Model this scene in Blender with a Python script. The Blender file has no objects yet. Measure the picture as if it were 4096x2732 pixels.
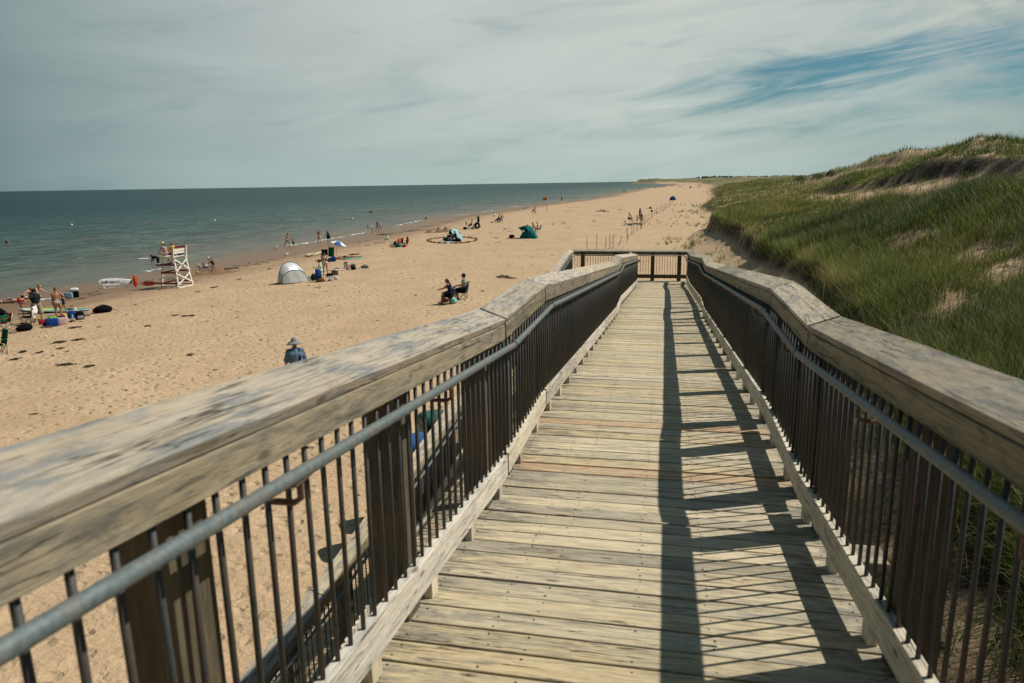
import bpy, bmesh, math, random
import numpy as np
from mathutils import Vector, Matrix, Euler
random.seed(7); RNG=np.random.default_rng(11)
scene=bpy.context.scene; COL=scene.collection
PI=math.pi
CZ=7.1                      # camera height above the water
# ------------------------------------------------------------------ tagging
def tag(o,label=None,cat=None,group=None,kind=None):
    if label: o['label']=label
    if cat: o['category']=cat
    if group: o['group']=group
    if kind: o['kind']=kind
    return o
def thing(name,label,cat,loc=(0,0,0),rz=0.0,group=None):
    o=bpy.data.objects.new(name,None); o.empty_display_size=.2; COL.objects.link(o)
    o.location=loc; o.rotation_euler=(0,0,rz)
    return tag(o,label,cat,group)
def link(name,me,parent=None,mat=None,loc=None,rz=None):
    o=bpy.data.objects.new(name,me); COL.objects.link(o)
    if parent is not None: o.parent=parent
    if mat is not None and len(me.materials)==0: me.materials.append(mat)
    if loc is not None: o.location=loc
    if rz is not None: o.rotation_euler=(0,0,rz)
    return o
def copy_tree(o,parent=None):
    c=o.copy(); COL.objects.link(c)
    if parent is not None:
        c.parent=parent
    for ch in list(o.children): copy_tree(ch,c)
    return c
# ------------------------------------------------------------------ mesh builder
class MB:
    def __init__(s): s.v=[];s.f=[];s.bc=[];s.rnd=[];s.mi=[];s.cm=0
    def add(s,verts,faces,bc=None,rnd=0.0):
        n=len(s.v); s.v+= [tuple(map(float,p)) for p in verts]
        s.f+=[tuple(i+n for i in f) for f in faces]; s.mi+=[s.cm]*len(faces)
        s.bc+= [tuple(map(float,p)) for p in (bc if bc is not None else verts)]
        s.rnd+=[rnd]*len(verts)
    def board(s,p0,p1,wv,hv,seg=1,jit=0.0,rnd=None,cut=None):
        """box from p0 to p1 (centre of the section), half-width vector wv, half-height vector hv"""
        p0=np.array(p0,float);p1=np.array(p1,float);wv=np.array(wv,float);hv=np.array(hv,float)
        rnd=random.random() if rnd is None else rnd
        L=np.linalg.norm(p1-p0);W=np.linalg.norm(wv);H=np.linalg.norm(hv)
        vs=[];bc=[]
        for i in range(seg+1):
            t=i/seg; c=p0+(p1-p0)*t
            j=np.array([random.uniform(-1,1) for _ in range(3)])*jit if 0<i<seg else np.zeros(3)
            for a,b in((-1,-1),(1,-1),(1,1),(-1,1)):
                k=np.array([random.uniform(-1,1) for _ in range(3)])*jit*.5
                vs.append(c+wv*a+hv*b+j*.6+k); bc.append((t*L+rnd*57.3,a*W+rnd*13.1,b*H))
        fs=[(3,2,1,0)]
        for i in range(seg):
            o=i*4
            for k in range(4):
                k2=(k+1)%4; fs.append((o+k,o+k2,o+4+k2,o+4+k))
        o=seg*4; fs.append((o,o+1,o+2,o+3))
        s.add(vs,fs,bc,rnd)
    def box(s,c,sx,sy,sz,rnd=None):
        c=np.array(c,float); s.board(c-np.array([0,0,sz/2]),c+np.array([0,0,sz/2]),(sx/2,0,0),(0,sy/2,0),rnd=rnd)
    def tube(s,pts,r,n=8,cap=True,rnd=None,rad=None):
        pts=[np.array(p,float) for p in pts]; rnd=random.random() if rnd is None else rnd
        m=len(pts); vs=[];bc=[]; L=0
        ref=None
        for i,p in enumerate(pts):
            d=(pts[min(i+1,m-1)]-pts[max(i-1,0)]); d=d/(np.linalg.norm(d)+1e-9)
            if ref is None:
                ref=np.array([0,0,1.]) if abs(d[2])<.9 else np.array([1.,0,0])
            a=np.cross(d,ref); a/=np.linalg.norm(a)+1e-9; b=np.cross(a,d); ref=b
            if i: L+=np.linalg.norm(p-pts[i-1])
            rr=r if rad is None else rad[i]
            for k in range(n):
                t=2*PI*k/n; vs.append(p+(a*math.cos(t)+b*math.sin(t))*rr); bc.append((L+rnd*37,rr*math.cos(t),rr*math.sin(t)))
        fs=[]
        for i in range(m-1):
            for k in range(n):
                k2=(k+1)%n; fs.append((i*n+k,i*n+k2,(i+1)*n+k2,(i+1)*n+k))
        if cap:
            fs.append(tuple(range(n-1,-1,-1))); fs.append(tuple((m-1)*n+k for k in range(n)))
        s.add(vs,fs,bc,rnd)
    def sheet(s,fn,nu,nv,rnd=0.0,closed_u=False):
        vs=[fn(i/nu,j/nv) for j in range(nv+1) for i in range(nu+(0 if closed_u else 1))]
        w=nu if closed_u else nu+1; fs=[]
        for j in range(nv):
            for i in range(nu):
                i2=(i+1)%w if closed_u else i+1
                fs.append((j*w+i,j*w+i2,(j+1)*w+i2,(j+1)*w+i))
        bc=[(i/nu,j/nv,0) for j in range(nv+1) for i in range(nu+(0 if closed_u else 1))]
        s.add(vs,fs,bc,rnd)
    def ellipsoid(s,c,rx,ry,rz,nu=10,nv=6,rnd=0.0,warp=0.0):
        sd=random.random()*9
        def fn(u,v):
            a=2*PI*u;b=PI*v-PI/2
            k=1+warp*math.sin(3*a+sd)*math.cos(2*b+sd*2)+warp*.6*math.sin(7*a+sd*3)*math.cos(b)
            return (c[0]+rx*k*math.cos(b)*math.cos(a),c[1]+ry*k*math.cos(b)*math.sin(a),c[2]+rz*k*math.sin(b))
        s.sheet(fn,nu,nv,rnd,closed_u=True)
    def mesh(s,name,mats=None,smooth=False):
        me=bpy.data.meshes.new(name); me.from_pydata(s.v,[],s.f)
        a=me.attributes.new('bc','FLOAT_VECTOR','POINT'); a.data.foreach_set('vector',np.array(s.bc,np.float32).ravel())
        a=me.attributes.new('rnd','FLOAT','POINT'); a.data.foreach_set('value',np.array(s.rnd,np.float32))
        for m in (mats or []): me.materials.append(m)
        if len(set(s.mi))>1: me.polygons.foreach_set('material_index',s.mi)
        me.polygons.foreach_set('use_smooth',[smooth]*len(me.polygons)); me.update()
        return me
    def build(s,name,mat,parent=None,smooth=False,bevel=0.0,loc=None,rz=None):
        o=link(name,s.mesh(name,mat if isinstance(mat,list) else [mat],smooth),parent,None,loc,rz)
        if bevel:
            b=o.modifiers.new('bevel','BEVEL'); b.width=bevel; b.segments=2; b.limit_method='ANGLE'; b.angle_limit=.6
        return o
# ------------------------------------------------------------------ node helpers
class NT:
    def __init__(s,name):
        s.m=bpy.data.materials.new(name); s.m.use_nodes=True; s.t=s.m.node_tree; s.n=s.t.nodes; s.n.clear()
        s.out=s.n.new('ShaderNodeOutputMaterial'); s.b=s.n.new('ShaderNodeBsdfPrincipled'); s.t.links.new(s.b.outputs[0],s.out.inputs[0])
    def node(s,typ,ins=None,**kw):
        n=s.n.new(typ)
        for k,v in kw.items(): setattr(n,k,v)
        for k,v in (ins or {}).items():
            if isinstance(v,bpy.types.NodeSocket): s.t.links.new(v,n.inputs[k])
            else: n.inputs[k].default_value=v
        return n
    def attr(s,name,out='Fac'): return s.node('ShaderNodeAttribute',attribute_name=name).outputs[out]
    def math(s,op,a,b=0.0,clamp=False): return s.node('ShaderNodeMath',{0:a,1:b},operation=op,use_clamp=clamp).outputs[0]
    def vmul(s,v,k): return s.node('ShaderNodeVectorMath',{0:v,1:k},operation='MULTIPLY').outputs[0]
    def noise(s,vec,scale,detail=4,rough=.55,dist=0.0): return s.node('ShaderNodeTexNoise',{'Vector':vec,'Scale':scale,'Detail':detail,'Roughness':rough,'Distortion':dist})
    def ramp(s,fac,stops,interp='LINEAR'):
        n=s.node('ShaderNodeValToRGB',{0:fac}); cr=n.color_ramp; cr.interpolation=interp
        while len(cr.elements)<len(stops): cr.elements.new(.5)
        for e,(p,c) in zip(cr.elements,stops):
            e.position=p; e.color=(c if len(c)==4 else (*c,1)) if not isinstance(c,(int,float)) else (c,c,c,1)
        return n.outputs[0]
    def mix(s,f,a,b,mode='MIX'):
        n=s.n.new('ShaderNodeMix'); n.data_type='RGBA'; n.blend_type=mode
        for k,v in ((0,f),(6,a),(7,b)):
            if isinstance(v,bpy.types.NodeSocket): s.t.links.new(v,n.inputs[k])
            else: n.inputs[k].default_value=(*v,1) if k and len(v)==3 else v
        return n.outputs[2]
    def bump(s,h,dist=.01,strength=1.0,normal=None):
        i={'Height':h,'Distance':dist,'Strength':strength}
        if normal is not None: i['Normal']=normal
        return s.node('ShaderNodeBump',i).outputs[0]
    def set(s,**kw):
        for k,v in kw.items():
            k=k.replace('_',' ')
            if isinstance(v,bpy.types.NodeSocket): s.t.links.new(v,s.b.inputs[k])
            else: s.b.inputs[k].default_value=(*v,1) if isinstance(v,tuple) and len(v)==3 else v
        return s.m
def lin(r,g,b):
    f=lambda c:(c/255/12.92 if c/255<.04045 else ((c/255+.055)/1.055)**2.4)
    return (f(r),f(g),f(b))
_mc={}
def paint(name,col,rough=.6,var=.12,scale=14.,spec=.3,metal=0.0):
    """plain coloured stuff: cloth, plastic, skin, painted wood; slight mottling and weave"""
    if name in _mc: return _mc[name]
    t=NT(name); g=t.node('ShaderNodeTexCoord').outputs['Object']
    n=t.noise(g,scale,3); k=t.ramp(n.outputs[0],[(.25,1-var),(.75,1+var)])
    c=t.mix(1.0,col,k,'MULTIPLY')
    b=t.bump(t.noise(g,scale*9,2).outputs[0],.004,.5)
    _mc[name]=t.set(Base_Color=c,Roughness=rough,Specular_IOR_Level=spec,Metallic=metal,Normal=b)
    return _mc[name]
def wood(name,c1,c2,c3,stain=(.10,.095,.08),stainamt=.45,grain=1.0,rough=.8,newc=None,edge=False):
    t=NT(name); bc=t.attr('bc','Vector'); rnd=t.attr('rnd')
    big=t.noise(t.vmul(bc,(1.1,7,7)),1.6,4,.6,.6).outputs[0]
    med=t.noise(t.vmul(bc,(1,9,9)),5.0,5,.65,.4).outputs[0]
    fine=t.noise(t.vmul(bc,(1,30,30)),14.0,4,.7).outputs[0]
    patch=t.noise(t.vmul(bc,(1.5,7.5,7.5)),2.6,6,.68,.6).outputs[0]
    c=t.mix(t.ramp(big,[(.3,0),(.7,1)]),c1,c2)
    c=t.mix(t.ramp(patch,[(.49,0),(.62,1)]),c,c3)
    c=t.mix(1.0,c,t.ramp(med,[(.22,.58),(.5,1.05),(.78,1.24)]),'MULTIPLY')
    c=t.mix(1.0,c,t.ramp(fine,[(.25,.60),(.52,1.0),(.8,1.16)]),'MULTIPLY')
    c=t.mix(1.0,c,t.ramp(rnd,[(0,(.58,.57,.55)),(.15,(1.0,.94,.80)),(.3,(1.06,1.05,1.02)),(.42,(.70,.69,.68)),(.55,(1.04,.95,.76)),(.7,(.84,.83,.80)),(.85,(1.12,1.08,1.0)),(1,(.95,.88,.76))]),'MULTIPLY')
    st=t.noise(t.vmul(bc,(1.3,4,4)),3.3,6,.7,1.2).outputs[0]
    c=t.mix(t.math('MULTIPLY',t.ramp(st,[(.56,0),(.72,1)]),stainamt),c,stain)
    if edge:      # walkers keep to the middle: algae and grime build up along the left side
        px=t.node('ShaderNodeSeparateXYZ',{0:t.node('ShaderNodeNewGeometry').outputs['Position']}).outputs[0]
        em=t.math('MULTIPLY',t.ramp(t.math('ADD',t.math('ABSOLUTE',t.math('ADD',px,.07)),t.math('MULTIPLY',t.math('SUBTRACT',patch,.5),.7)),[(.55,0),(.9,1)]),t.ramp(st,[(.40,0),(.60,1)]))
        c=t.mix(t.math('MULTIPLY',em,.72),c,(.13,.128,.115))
    sk=t.noise(t.vmul(bc,(.9,15,15)),2.3,5,.7,.3).outputs[0]
    c=t.mix(t.math('MULTIPLY',t.ramp(sk,[(.58,0),(.68,1)]),min(1,stainamt*1.35)),c,(stain[0]*.8,stain[1]*.8,stain[2]*.8))
    ck=t.math('ABSOLUTE',t.math('SUBTRACT',t.noise(t.vmul(bc,(.45,13,13)),2.7,3,.5,.25).outputs[0],.5))
    cm=t.noise(t.vmul(bc,(1,2,2)),1.3,2).outputs[0]; crk=t.math('MULTIPLY',t.ramp(ck,[(.004,1),(.013,0)]),t.ramp(cm,[(.42,0),(.56,1)]))
    c=t.mix(t.math('MULTIPLY',crk,.85),c,(.035,.03,.022))
    kn=t.node('ShaderNodeTexVoronoi',{'Vector':t.vmul(bc,(3.0,9,9)),'Scale':1.0,'Randomness':1.0}).outputs['Distance']
    c=t.mix(t.ramp(kn,[(.05,.75),(.13,0)]),c,(.10,.065,.04))
    if newc is not None:   # the odd replaced, still orange board
        c=t.mix(t.math('MULTIPLY',t.math('GREATER_THAN',rnd,.955),t.ramp(big,[(.40,.08),(.60,.62)])),c,newc)
    h=t.math('SUBTRACT',t.math('ADD',t.math('MULTIPLY',fine,.6),t.math('MULTIPLY',med,.6)),t.math('MULTIPLY',crk,.8))
    return t.set(Base_Color=c,Roughness=rough,Specular_IOR_Level=.25,Normal=t.bump(h,.004*grain,.9))
# ------------------------------------------------------------------ noise for terrain
def _h(ix,iy,s):
    n=(ix.astype(np.int64)*374761393+iy.astype(np.int64)*668265263+s*974711)&0xffffffff
    n=((n^(n>>13))*1274126177)&0xffffffff
    return ((n^(n>>16))&0xffff)/65535.0
def vnoise(x,y,s=0):
    x=np.asarray(x,float);y=np.asarray(y,float)
    ix=np.floor(x);iy=np.floor(y);fx=x-ix;fy=y-iy;fx=fx*fx*(3-2*fx);fy=fy*fy*(3-2*fy)
    a=_h(ix,iy,s);b=_h(ix+1,iy,s);c=_h(ix,iy+1,s);d=_h(ix+1,iy+1,s)
    return (a+(b-a)*fx)*(1-fy)+(c+(d-c)*fx)*fy
def fbm(x,y,o=4,s=0):
    r=0;a=.5;x=np.asarray(x,float);y=np.asarray(y,float)
    for i in range(o): r=r+a*(vnoise(x,y,s+i)-.5)*2;x=x*2.03+5.1;y=y*2.03+1.7;a*=.5
    return r
# ------------------------------------------------------------------ camera (real lens, slightly rolled)
YAW,PITCH,ROLL,F=.2115,.2168,-.0155,2871.0
def _cam():
    cy,sy=math.cos(YAW),math.sin(YAW)
    f0=np.array([-sy,cy,0]);r0=np.array([cy,sy,0]);u0=np.array([0,0,1.])
    w=f0*math.cos(PITCH)-u0*math.sin(PITCH);u=u0*math.cos(PITCH)+f0*math.sin(PITCH)
    return r0*math.cos(ROLL)+u*math.sin(ROLL),u*math.cos(ROLL)-r0*math.sin(ROLL),w
CR,CU,CW=_cam(); CO=np.array([0,0,CZ])
cd=bpy.data.cameras.new('camera'); cam=bpy.data.objects.new('camera',cd); COL.objects.link(cam); scene.camera=cam
cd.sensor_width=36; cd.lens=36*F/4096; cd.clip_end=60000; cd.clip_start=.05
M=Matrix(((CR[0],CU[0],-CW[0],0),(CR[1],CU[1],-CW[1],0),(CR[2],CU[2],-CW[2],CZ),(0,0,0,1))); cam.matrix_world=M
cd.dof.use_dof=True; cd.dof.focus_distance=14.0; cd.dof.aperture_fstop=4.0
# ------------------------------------------------------------------ the lie of the land
# cross sections of beach and dune, (x, height relative to the eye), one row per distance along the shore
# columns: beach, foot, scarp base, scarp top, slope, ridge, hollow, 2nd scarp base/top, crest, hollow, 3rd crest, back
SEC=[
(-40,[(-8,-5.6),(-5,-4.2),(1.0,-2.6),(2.5,-2.3),(6,-1.2),(11,.4),(14,.3),(17,.9),(18.5,1.4),(22,1.6),(27,1),(36,2.5),(70,2)]),
(0,[(-9,-6.0),(-1.6,-5.7),(1.4,-3.4),(2.6,-3.0),(6,-2.1),(10.5,-.4),(14,-.5),(17,.6),(18.5,1.3),(22,1.5),(27,.5),(36,2.5),(70,1)]),
(8,[(-9,-6.05),(-1.3,-5.75),(2.6,-3.55),(3.7,-3.0),(6.4,-2.3),(10.5,-.4),(14,-.6),(17,.6),(18.5,1.3),(22,1.5),(27,.5),(36,2.5),(70,1)]),
(14,[(-8,-6.1),(-1.2,-5.8),(3.6,-3.75),(4.5,-3.1),(7,-2.4),(10.3,-.45),(13.5,-.7),(17,.6),(18.5,1.3),(22,1.5),(27,.5),(36,2.4),(70,1)]),
(20,[(-4,-6.1),(-1,-5.9),(4.2,-3.65),(5.0,-3.05),(7.2,-2.4),(10,-.5),(13,-.85),(17,.6),(18.7,1.3),(22,1.5),(27,.5),(36,2.4),(70,1)]),
(27,[(-3,-6.1),(.3,-5.8),(4.7,-3.6),(5.2,-3.0),(7.2,-2.35),(10,-.75),(13,-1.0),(17.3,.5),(18.8,1.2),(22,1.5),(27,.5),(36,2.3),(70,1)]),
(37,[(-2,-6.1),(1.3,-5.75),(4.5,-4.1),(5.1,-3.15),(7.2,-2.45),(10,-1.35),(13,-1.35),(17.5,.3),(19,.9),(22,1.5),(27,.5),(36,2.2),(70,1)]),
(47,[(-2,-6.1),(1.6,-5.7),(4.5,-4.35),(5.1,-3.25),(7.2,-2.75),(10,-2.0),(13.5,-1.8),(18,.15),(19,1.3),(22,1.7),(27,.5),(36,2.2),(70,1)]),
(60,[(-2,-6.1),(1.9,-5.7),(4.6,-4.5),(5.1,-3.35),(7.2,-3.0),(10,-2.65),(13.5,-2.2),(18,-.5),(19,1.1),(22,2.5),(28,.9),(36,2.3),(70,1)]),
(75,[(-1,-6.1),(2.4,-5.75),(4.5,-5.0),(4.9,-3.5),(7.2,-3.05),(10,-2.55),(14,-2.3),(18,-1.25),(19,-.05),(22,1.4),(28,.2),(36,2.9),(70,1)]),
(87,[(0,-6.05),(3.4,-5.8),(4.7,-5.35),(5.1,-3.75),(7.2,-3.25),(10,-2.8),(14,-2.55),(18,-1.55),(19,-.65),(22,.8),(28,.3),(36,3.2),(70,1)]),
(96,[(1,-6.05),(5,-5.85),(6.6,-5.6),(7.6,-4.6),(9,-3.6),(11,-3.0),(14.5,-2.7),(18,-1.75),(19,-1.1),(22,.2),(28,.3),(36,3.4),(70,1)]),
(120,[(2,-6.05),(6,-5.9),(8.6,-5.7),(9.6,-5.3),(11,-4.5),(13,-3.7),(15,-3.3),(18,-2.7),(19,-2.4),(22,-1.9),(28,-.3),(35,4.2),(70,1)]),
(165,[(3,-6.05),(6.4,-5.95),(7.4,-5.75),(8.6,-5.2),(11,-4.9),(14,-4.4),(17,-4),(20,-3.2),(21,-3),(25,-2),(31,-.2),(38,2.6),(75,1)]),
(205,[(7,-6.05),(11,-5.95),(12.6,-5.8),(13.6,-3.8),(16.5,-3.2),(20,-2.4),(22,-2.4),(25,-1.8),(26,-1.5),(29,-1.2),(33,-.6),(40,1.2),(80,1)]),
(280,[(10,-6.05),(15,-5.95),(17,-5.7),(20,-4.0),(23,-3.0),(27,-2.2),(30,-2.2),(34,-1.6),(35,-1.4),(39,-.7),(43,-.6),(50,.3),(90,.6)]),
(435,[(14,-6.05),(21,-5.95),(24,-5.6),(28,-4.0),(31,-3.0),(36,-2),(40,-2.2),(44,-1.2),(46,-1),(50,.2),(56,-.5),(66,.9),(110,.6)]),
(720,[(22,-6.1),(32,-5.95),(37,-5.4),(43,-4),(48,-2.6),(56,-1.2),(62,-1.4),(70,0),(74,.2),(82,1.2),(94,0),(110,2),(180,1)]),
(1300,[(20,-6.1),(34,-5.9),(44,-5),(52,-3),(60,-.5),(72,1.2),(86,.5),(100,2.4),(108,2.8),(120,3.6),(150,2),(190,4),(300,2)]),
(1900,[(-25,-6.2),(-8,-5.9),(4,-4.5),(14,-2),(26,1.5),(44,3),(64,2),(86,4.5),(96,5),(116,6),(150,3),(200,5.5),(340,3)]),
(2450,[(-140,-6.4),(-118,-6),(-110,-4.5),(-104,-2),(-97,4.5),(-86,8),(-60,4),(-20,4.5),(20,5),(80,6),(130,3.5),(200,5.5),(380,3)]),
(2750,[(-60,-7.2),(-40,-6.8),(-20,-6),(-10,-4),(0,-1),(10,2),(20,1),(34,3),(44,4),(80,5),(130,3.5),(200,5.5),(380,3)]),
(6000,[(300,-8),(310,-7),(320,-6),(330,-4),(340,-1),(350,1),(355,1),(358,3),(360,4),(365,5),(370,3.5),(375,5.5),(380,3)]),
]
SY=np.array([s[0] for s in SEC],float); SX=np.array([[p[0] for p in s[1]] for s in SEC],float); SZ=np.array([[p[1] for p in s[1]] for s in SEC],float)
SHY=[-200,0,150,205,255,350,520,630,810,1010,1370,1600,2250,2450,2650,3400,7800]
SHX=[-43,-43,-46,-45.3,-43,-33,-30,-29,-17,-4,11,4,-60,-120,-60,60,500]
def shore(Y): return np.interp(Y,SHY,SHX)+ .8*np.sin(Y/13.)*np.clip(Y/120,.3,1)+1.6*np.sin(Y/41.+1)*np.clip(Y/150,.2,1)
def warp(X,Y):
    r=np.sqrt(X*X+Y*Y)
    wob=fbm(X/3.1+7,Y/4.5,3,5)*np.clip(r/40,.25,1.0)*.9      # the scarp wanders
    return X+wob*np.where((Y>40)&(Y<110),.6,1)*np.clip((X-1)/3,0,1)
def feat(X,Y,w=True):
    """section columns at every Y, and where X falls between them (0..12)"""
    X=np.asarray(X,float);Y=np.asarray(Y,float)
    if w: X=warp(X,Y)
    i=np.clip(np.searchsorted(SY,Y)-1,0,len(SY)-2); t=np.clip((Y-SY[i])/(SY[i+1]-SY[i]),0,1)
    t=t[...,None]; xs=SX[i]*(1-t)+SX[i+1]*t; zs=SZ[i]*(1-t)+SZ[i+1]*t
    k=np.clip((X[...,None]>=xs).sum(-1)-1,0,xs.shape[-1]-2)
    x0=np.take_along_axis(xs,k[...,None],-1)[...,0];x1=np.take_along_axis(xs,k[...,None]+1,-1)[...,0]
    z0=np.take_along_axis(zs,k[...,None],-1)[...,0];z1=np.take_along_axis(zs,k[...,None]+1,-1)[...,0]
    u=np.clip((X-x0)/(x1-x0),0,1)
    return k+u, z0+(z1-z0)*u, xs
def height(X,Y):
    X=np.asarray(X,float);Y=np.asarray(Y,float)
    r=np.sqrt(X*X+Y*Y)
    u,z,xs=feat(X,Y)
    d=X-shore(Y)                                            # metres inland of the water's edge
    beach=np.interp(d,[-400,-120,-40,-12,0,5,10,16,24,34,44,80],[-16,-12,-9.3,-7.7,-7.1,-6.88,-6.68,-6.45,-6.2,-6.1,-6.05,-6.0])
    beach=np.where(Y>400,np.interp(d,[-400,-120,-40,-12,0,5,14,30],[-16,-12,-9.3,-7.7,-7.1,-6.8,-6.3,-6.05]),beach)
    zz=np.where(u<1.0, np.minimum(beach,z), np.maximum(z,beach-.2)); zz=np.where(u<=0.001,beach,zz)
    dm=np.clip((u-2.6)/1.0,0,1)                             # dune body is lumpy, beach is only rippled
    zz=zz+dm*(fbm(X/6.,Y/9.,4,1)*.55+fbm(X/1.6,Y/1.6,3,2)*.16)*np.clip(r/22,.5,1.0)*np.clip(1-(r-300)/500,.6,1)
    sc=np.clip(1-np.abs(u-2.6)/.6,0,1)+np.clip(1-np.abs(u-7.6)/.5,0,1)*np.clip((100-Y)/20,0,1)    # crumbling scarp faces
    zz=zz+sc*(fbm(X/.55,Y/.7,3,17)*.24+fbm(X/1.7,Y/1.5,2,19)*.3)*np.clip(1-(r-120)/100,0,1)
    hump=np.clip((u-7.6)/.4,0,1)*np.clip((Y-25)/20,0,1)*np.clip(1-(Y-170)/60,0,1)     # ragged, hummocky crests
    zz=zz+hump*(fbm(X/4.2+3,Y/6.5,3,51)*.6-.2+.30*np.exp(-((X-22)/4.)**2-((Y-62)/7.)**2))
    far=np.clip((Y-500)/900,0,1)*dm
    zz=zz+far*fbm(X/55.,Y/150.,4,8)*4.2
    zz=zz+np.clip(1-dm,0,1)*np.clip(d/6,0,1)*(fbm(X/7.,Y/9.,3,3)*.07+fbm(X/1.1,Y/1.1,2,4)*.025)
    return zz+CZ
GRID={}
def hz(x,y):
    """height of the sand at one spot, read off the ground mesh"""
    x=float(x);y=float(y); r=math.hypot(x,y); a=math.degrees(math.atan2(x,y)); a=a+360 if a<-56 else a
    if GRID and a<39.7 and 1<r<6000:
        i=(a+56)/.2; j=math.log(r/.8)/.0125; i0=int(i);j0=int(j); u=i-i0;v=j-j0; Z=GRID['z']
        return float((Z[j0,i0]*(1-u)+Z[j0,i0+1]*u)*(1-v)+(Z[j0+1,i0]*(1-u)+Z[j0+1,i0+1]*u)*v)
    return float(height(np.array([x]),np.array([y]))[0])
def at(px,py,dz=0.0):
    """the spot of ground (or water) seen at photograph pixel px,py"""
    d=CW*F+CR*(px-2048)-CU*(py-1366); d=d/np.linalg.norm(d)
    ts=np.exp(np.linspace(math.log(2.),math.log(3000.),1500)); P=CO+d*ts[:,None]
    h=np.maximum(height(P[:,0],P[:,1]),.0)+dz
    k=int(np.argmax(P[:,2]<h)); a,b=ts[max(k-1,0)],ts[k]
    for _ in range(18):
        m=(a+b)/2;p=CO+d*m
        if p[2]<max(hz(p[0],p[1]),0.0)+dz: b=m
        else: a=m
    p=CO+d*b
    return Vector((p[0],p[1],max(hz(p[0],p[1]),0.0)))
def build_ground():
    az=np.concatenate([np.radians(np.arange(-56,40,.2)),np.radians(np.arange(40,304,3.))])   # clockwise from +Y
    rr=np.exp(np.arange(math.log(.8),math.log(6500),.0125)); na,nr=len(az),len(rr)
    X=np.sin(az)[None,:]*rr[:,None];Y=np.cos(az)[None,:]*rr[:,None]
    Z=height(X,Y)
    GRID['z']=Z; u,_,_=feat(X,Y)
    V=np.stack([X,Y,Z],-1).reshape(-1,3); V=np.vstack([V,[[0,0,hz(0,0)]]])
    i=np.arange(nr-1)[:,None]*na;j=np.arange(na)[None,:];j2=(j+1)%na
    Q=np.stack([i+j,i+na+j,i+na+j2,i+j2],-1).reshape(-1,4)
    c=len(V)-1; T=np.stack([np.full(na,c),np.arange(na),(np.arange(na)+1)%na],-1)
    me=bpy.data.meshes.new('sand')
    me.vertices.add(len(V)); me.vertices.foreach_set('co',V.astype(np.float32).ravel())
    nl=Q.size+T.size; me.loops.add(nl); me.loops.foreach_set('vertex_index',np.concatenate([Q.ravel(),T.ravel()]).astype(np.int32))
    me.polygons.add(len(Q)+len(T))
    ls=np.concatenate([np.arange(len(Q))*4,len(Q)*4+np.arange(len(T))*3]); me.polygons.foreach_set('loop_start',ls.astype(np.int32))
    me.update(calc_edges=True); me.polygons.foreach_set('use_smooth',np.ones(len(Q)+len(T),bool))
    uu=np.append(u.ravel(),0); Xr=np.append(X.ravel(),0);Yr=np.append(Y.ravel(),0)
    soil_shade=np.maximum(np.clip(2.4-np.abs(uu-2.68)/.30,0,1),np.clip(2.6-np.abs(uu-7.45)/.30,0,1)*np.clip(1-(Yr-95)/20,0,1))
    soil_shade=np.maximum(soil_shade,np.clip(1-np.abs(uu-10.72)/.22,0,1)*.75*np.clip((Yr-85)/20,0,1))
    soil_shade=np.maximum(soil_shade,np.clip(1.5-np.abs(uu-2.3)/.9,0,1)*np.clip(1-(Yr-12)/8,0,1)*np.clip((Xr-.9)/.4,0,1)*1.2)  # beside the near right railing: shade painted into the ground as dark colour
    soil_shade=np.clip(soil_shade*(1+fbm(Xr/1.3,Yr/1.3,3,21)*1.2),0,1)*np.clip(1-(Yr-300)/300,0,1)
    a=me.attributes.new('soil_shade','FLOAT','POINT'); a.data.foreach_set('value',soil_shade.astype(np.float32))
    d=Xr-shore(Yr); a=me.attributes.new('inland','FLOAT','POINT'); a.data.foreach_set('value',d.astype(np.float32))
    g=np.clip((uu-2.8)/.6,0,1)*np.clip((Yr-110)/80,0,1)
    far=np.clip((Yr-420)/300,0,1)*np.clip((uu-2.5)/.5,0,1)*np.clip(.95+fbm(Xr/30,Yr/90,3,31)*2.4,0,1)
    g=np.maximum(g*.85,far)
    a=me.attributes.new('green','FLOAT','POINT'); a.data.foreach_set('value',g.astype(np.float32))
    return me
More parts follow.
